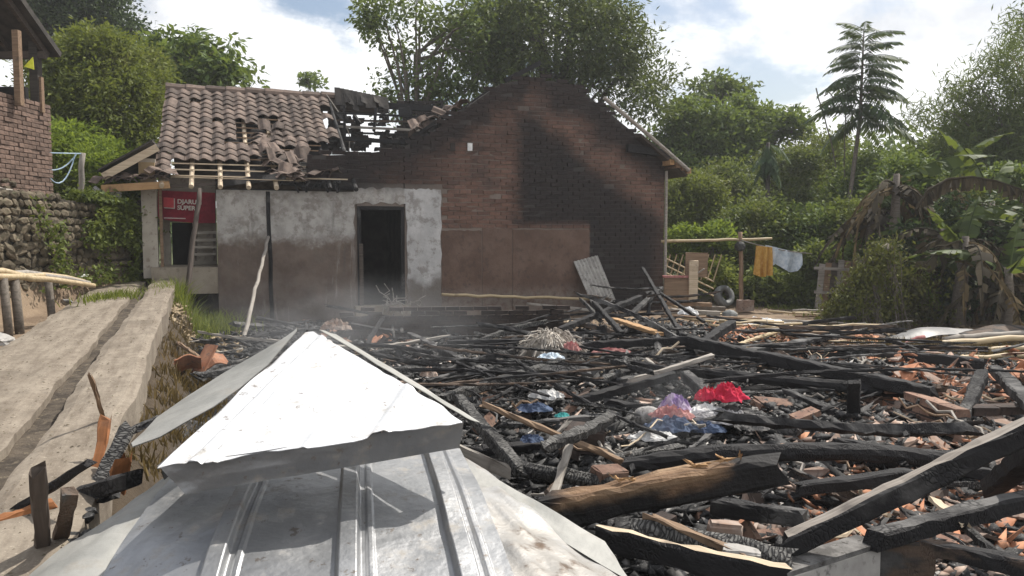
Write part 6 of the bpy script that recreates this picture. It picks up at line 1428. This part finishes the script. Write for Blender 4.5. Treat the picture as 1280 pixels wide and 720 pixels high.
# debris against the kerb at the lower left
q = gp(133, 560, .62)
curved_sheet('rusty_sheet', 'curled rusty orange metal strip standing against the kerb', gp(128, 600, .6), gp(150, 560, .75), .12, .06, 'rusty', n=8)
for lab, a, b_, wd, ht, mt in (('black charred plank propped over the kerb edge', (15, 642, .62), (108, 582, .85), .05, .03, 'char'), ('upright dark split post standing on the path', (52, 692, .6), (46, 590, .98), .055, .04, 'dark_wood'),
                               ('second upright dark board leaning beside the split post', (72, 682, .6), (88, 615, .88), .05, .03, 'char_plank'), ('thin bent twig rising from the kerb debris', (130, 525, .68), (112, 470, 1.0), .016, .016, 'brown_wood'),
                               ('orange burnt board wedged by the metal sheet', (145, 612, .62), (152, 572, .78), .09, .015, 'rusty'), ('grey alligator charred plank leaning at the kerb corner', (120, 610, .62), (165, 530, .85), .07, .03, 'char_scale'),
                               ('rust brown flat strip leaning behind the thin twig', (118, 600, .6), (132, 522, .86), .05, .012, 'rusty'), ('black charred stub under the sheet corner', (95, 620, .62), (165, 600, .72), .08, .07, 'char'),
                               ('pale burnt stick under the left flap', (150, 545, .75), (205, 520, .82), .05, .03, 'char_ash'), ('charred batten lying at the bottom left corner', (-5, 655, .63), (60, 632, .66), .05, .04, 'rusty')):
    beam('kerb_debris_board', lab, gp(*a), gp(*b_), wd, ht, mt, 'board')
for i in range(26):
    px, py = rr.uniform(0, 150), rr.uniform(620, 712); q = gp(px, py, .6); o = ob('charcoal_lump', blob('charcoal_lump', 'charcoal', rr.uniform(.02, .06), .03, .02, 1, .3), None, q + Vector((0, 0, .02)), (0, 0, rr.uniform(0, 6)), label='charcoal lump on the path by the metal sheets', cat='charcoal', group='charcoal lumps on the path')
for i in range(18):
    q = gp(rr.uniform(262, 340), rr.uniform(425, 480), .1); q.z = Hs(q.x, q.y) + .03; scatter_batten(q, rr.choice(('char', 'char_ash', 'grey_wood')), .5, 'short burnt stick in the ditch below the kerb', 'short sticks in the kerb ditch')

# ------------------------------------------------------------------ smoke
def smoke(name, label, c, r, dens, seed):
    m = Mat(name); m.t.nodes.remove(m.b); v = m.obj(); x, y, z = m.xyz(v)
    rad = (x * x + y * y + z * z).pow(.5); n = m.noise(m.scl(v, (1.3, 1.3, .9)), 1.6 + seed * .3, 4, .55, .6)
    d = rad.step(1., .1) * n.step(.34, .72) * dens
    pv_ = m.t.nodes.new('ShaderNodeVolumePrincipled'); pv_.inputs['Color'].default_value = (.9, .92, .95, 1); pv_.inputs['Anisotropy'].default_value = .35
    m.t.links.new(d.v, pv_.inputs['Density']); m.t.links.new(pv_.outputs[0], m.out.inputs['Volume']); M[name] = m.m
    o = ob('smoke', blob('smoke', name, 1, 1, 1, 3, 0), None, c, label=label, cat='smoke', kind='stuff'); o.scale = r; return o
smoke('smoke_wide', 'thin pale smoke drifting behind the folded metal sheet', P(425, 408, 8.0), (2.0, 2.0, .62), .27, 1)
smoke('smoke_wisp', 'faint smoke wisp rising over the burnt clothes', P(835, 505, 5.6), (.38, .3, .5), .55, 2)

# ------------------------------------------------------------------ haze in the air
hz = Mat('haze'); hz.t.nodes.remove(hz.b); pv_ = hz.t.nodes.new('ShaderNodeVolumePrincipled')
pv_.inputs['Color'].default_value = (.92, .94, .97, 1); pv_.inputs['Density'].default_value = .0013; pv_.inputs['Anisotropy'].default_value = .2
hz.t.links.new(pv_.outputs[0], hz.out.inputs['Volume']); M['haze'] = hz.m
MB().box(-1200, 1200, -500, 2000, -2, 16).ob('haze', 'haze', kind='stuff', label='thin pale haze filling the air over the whole village', cat='haze')
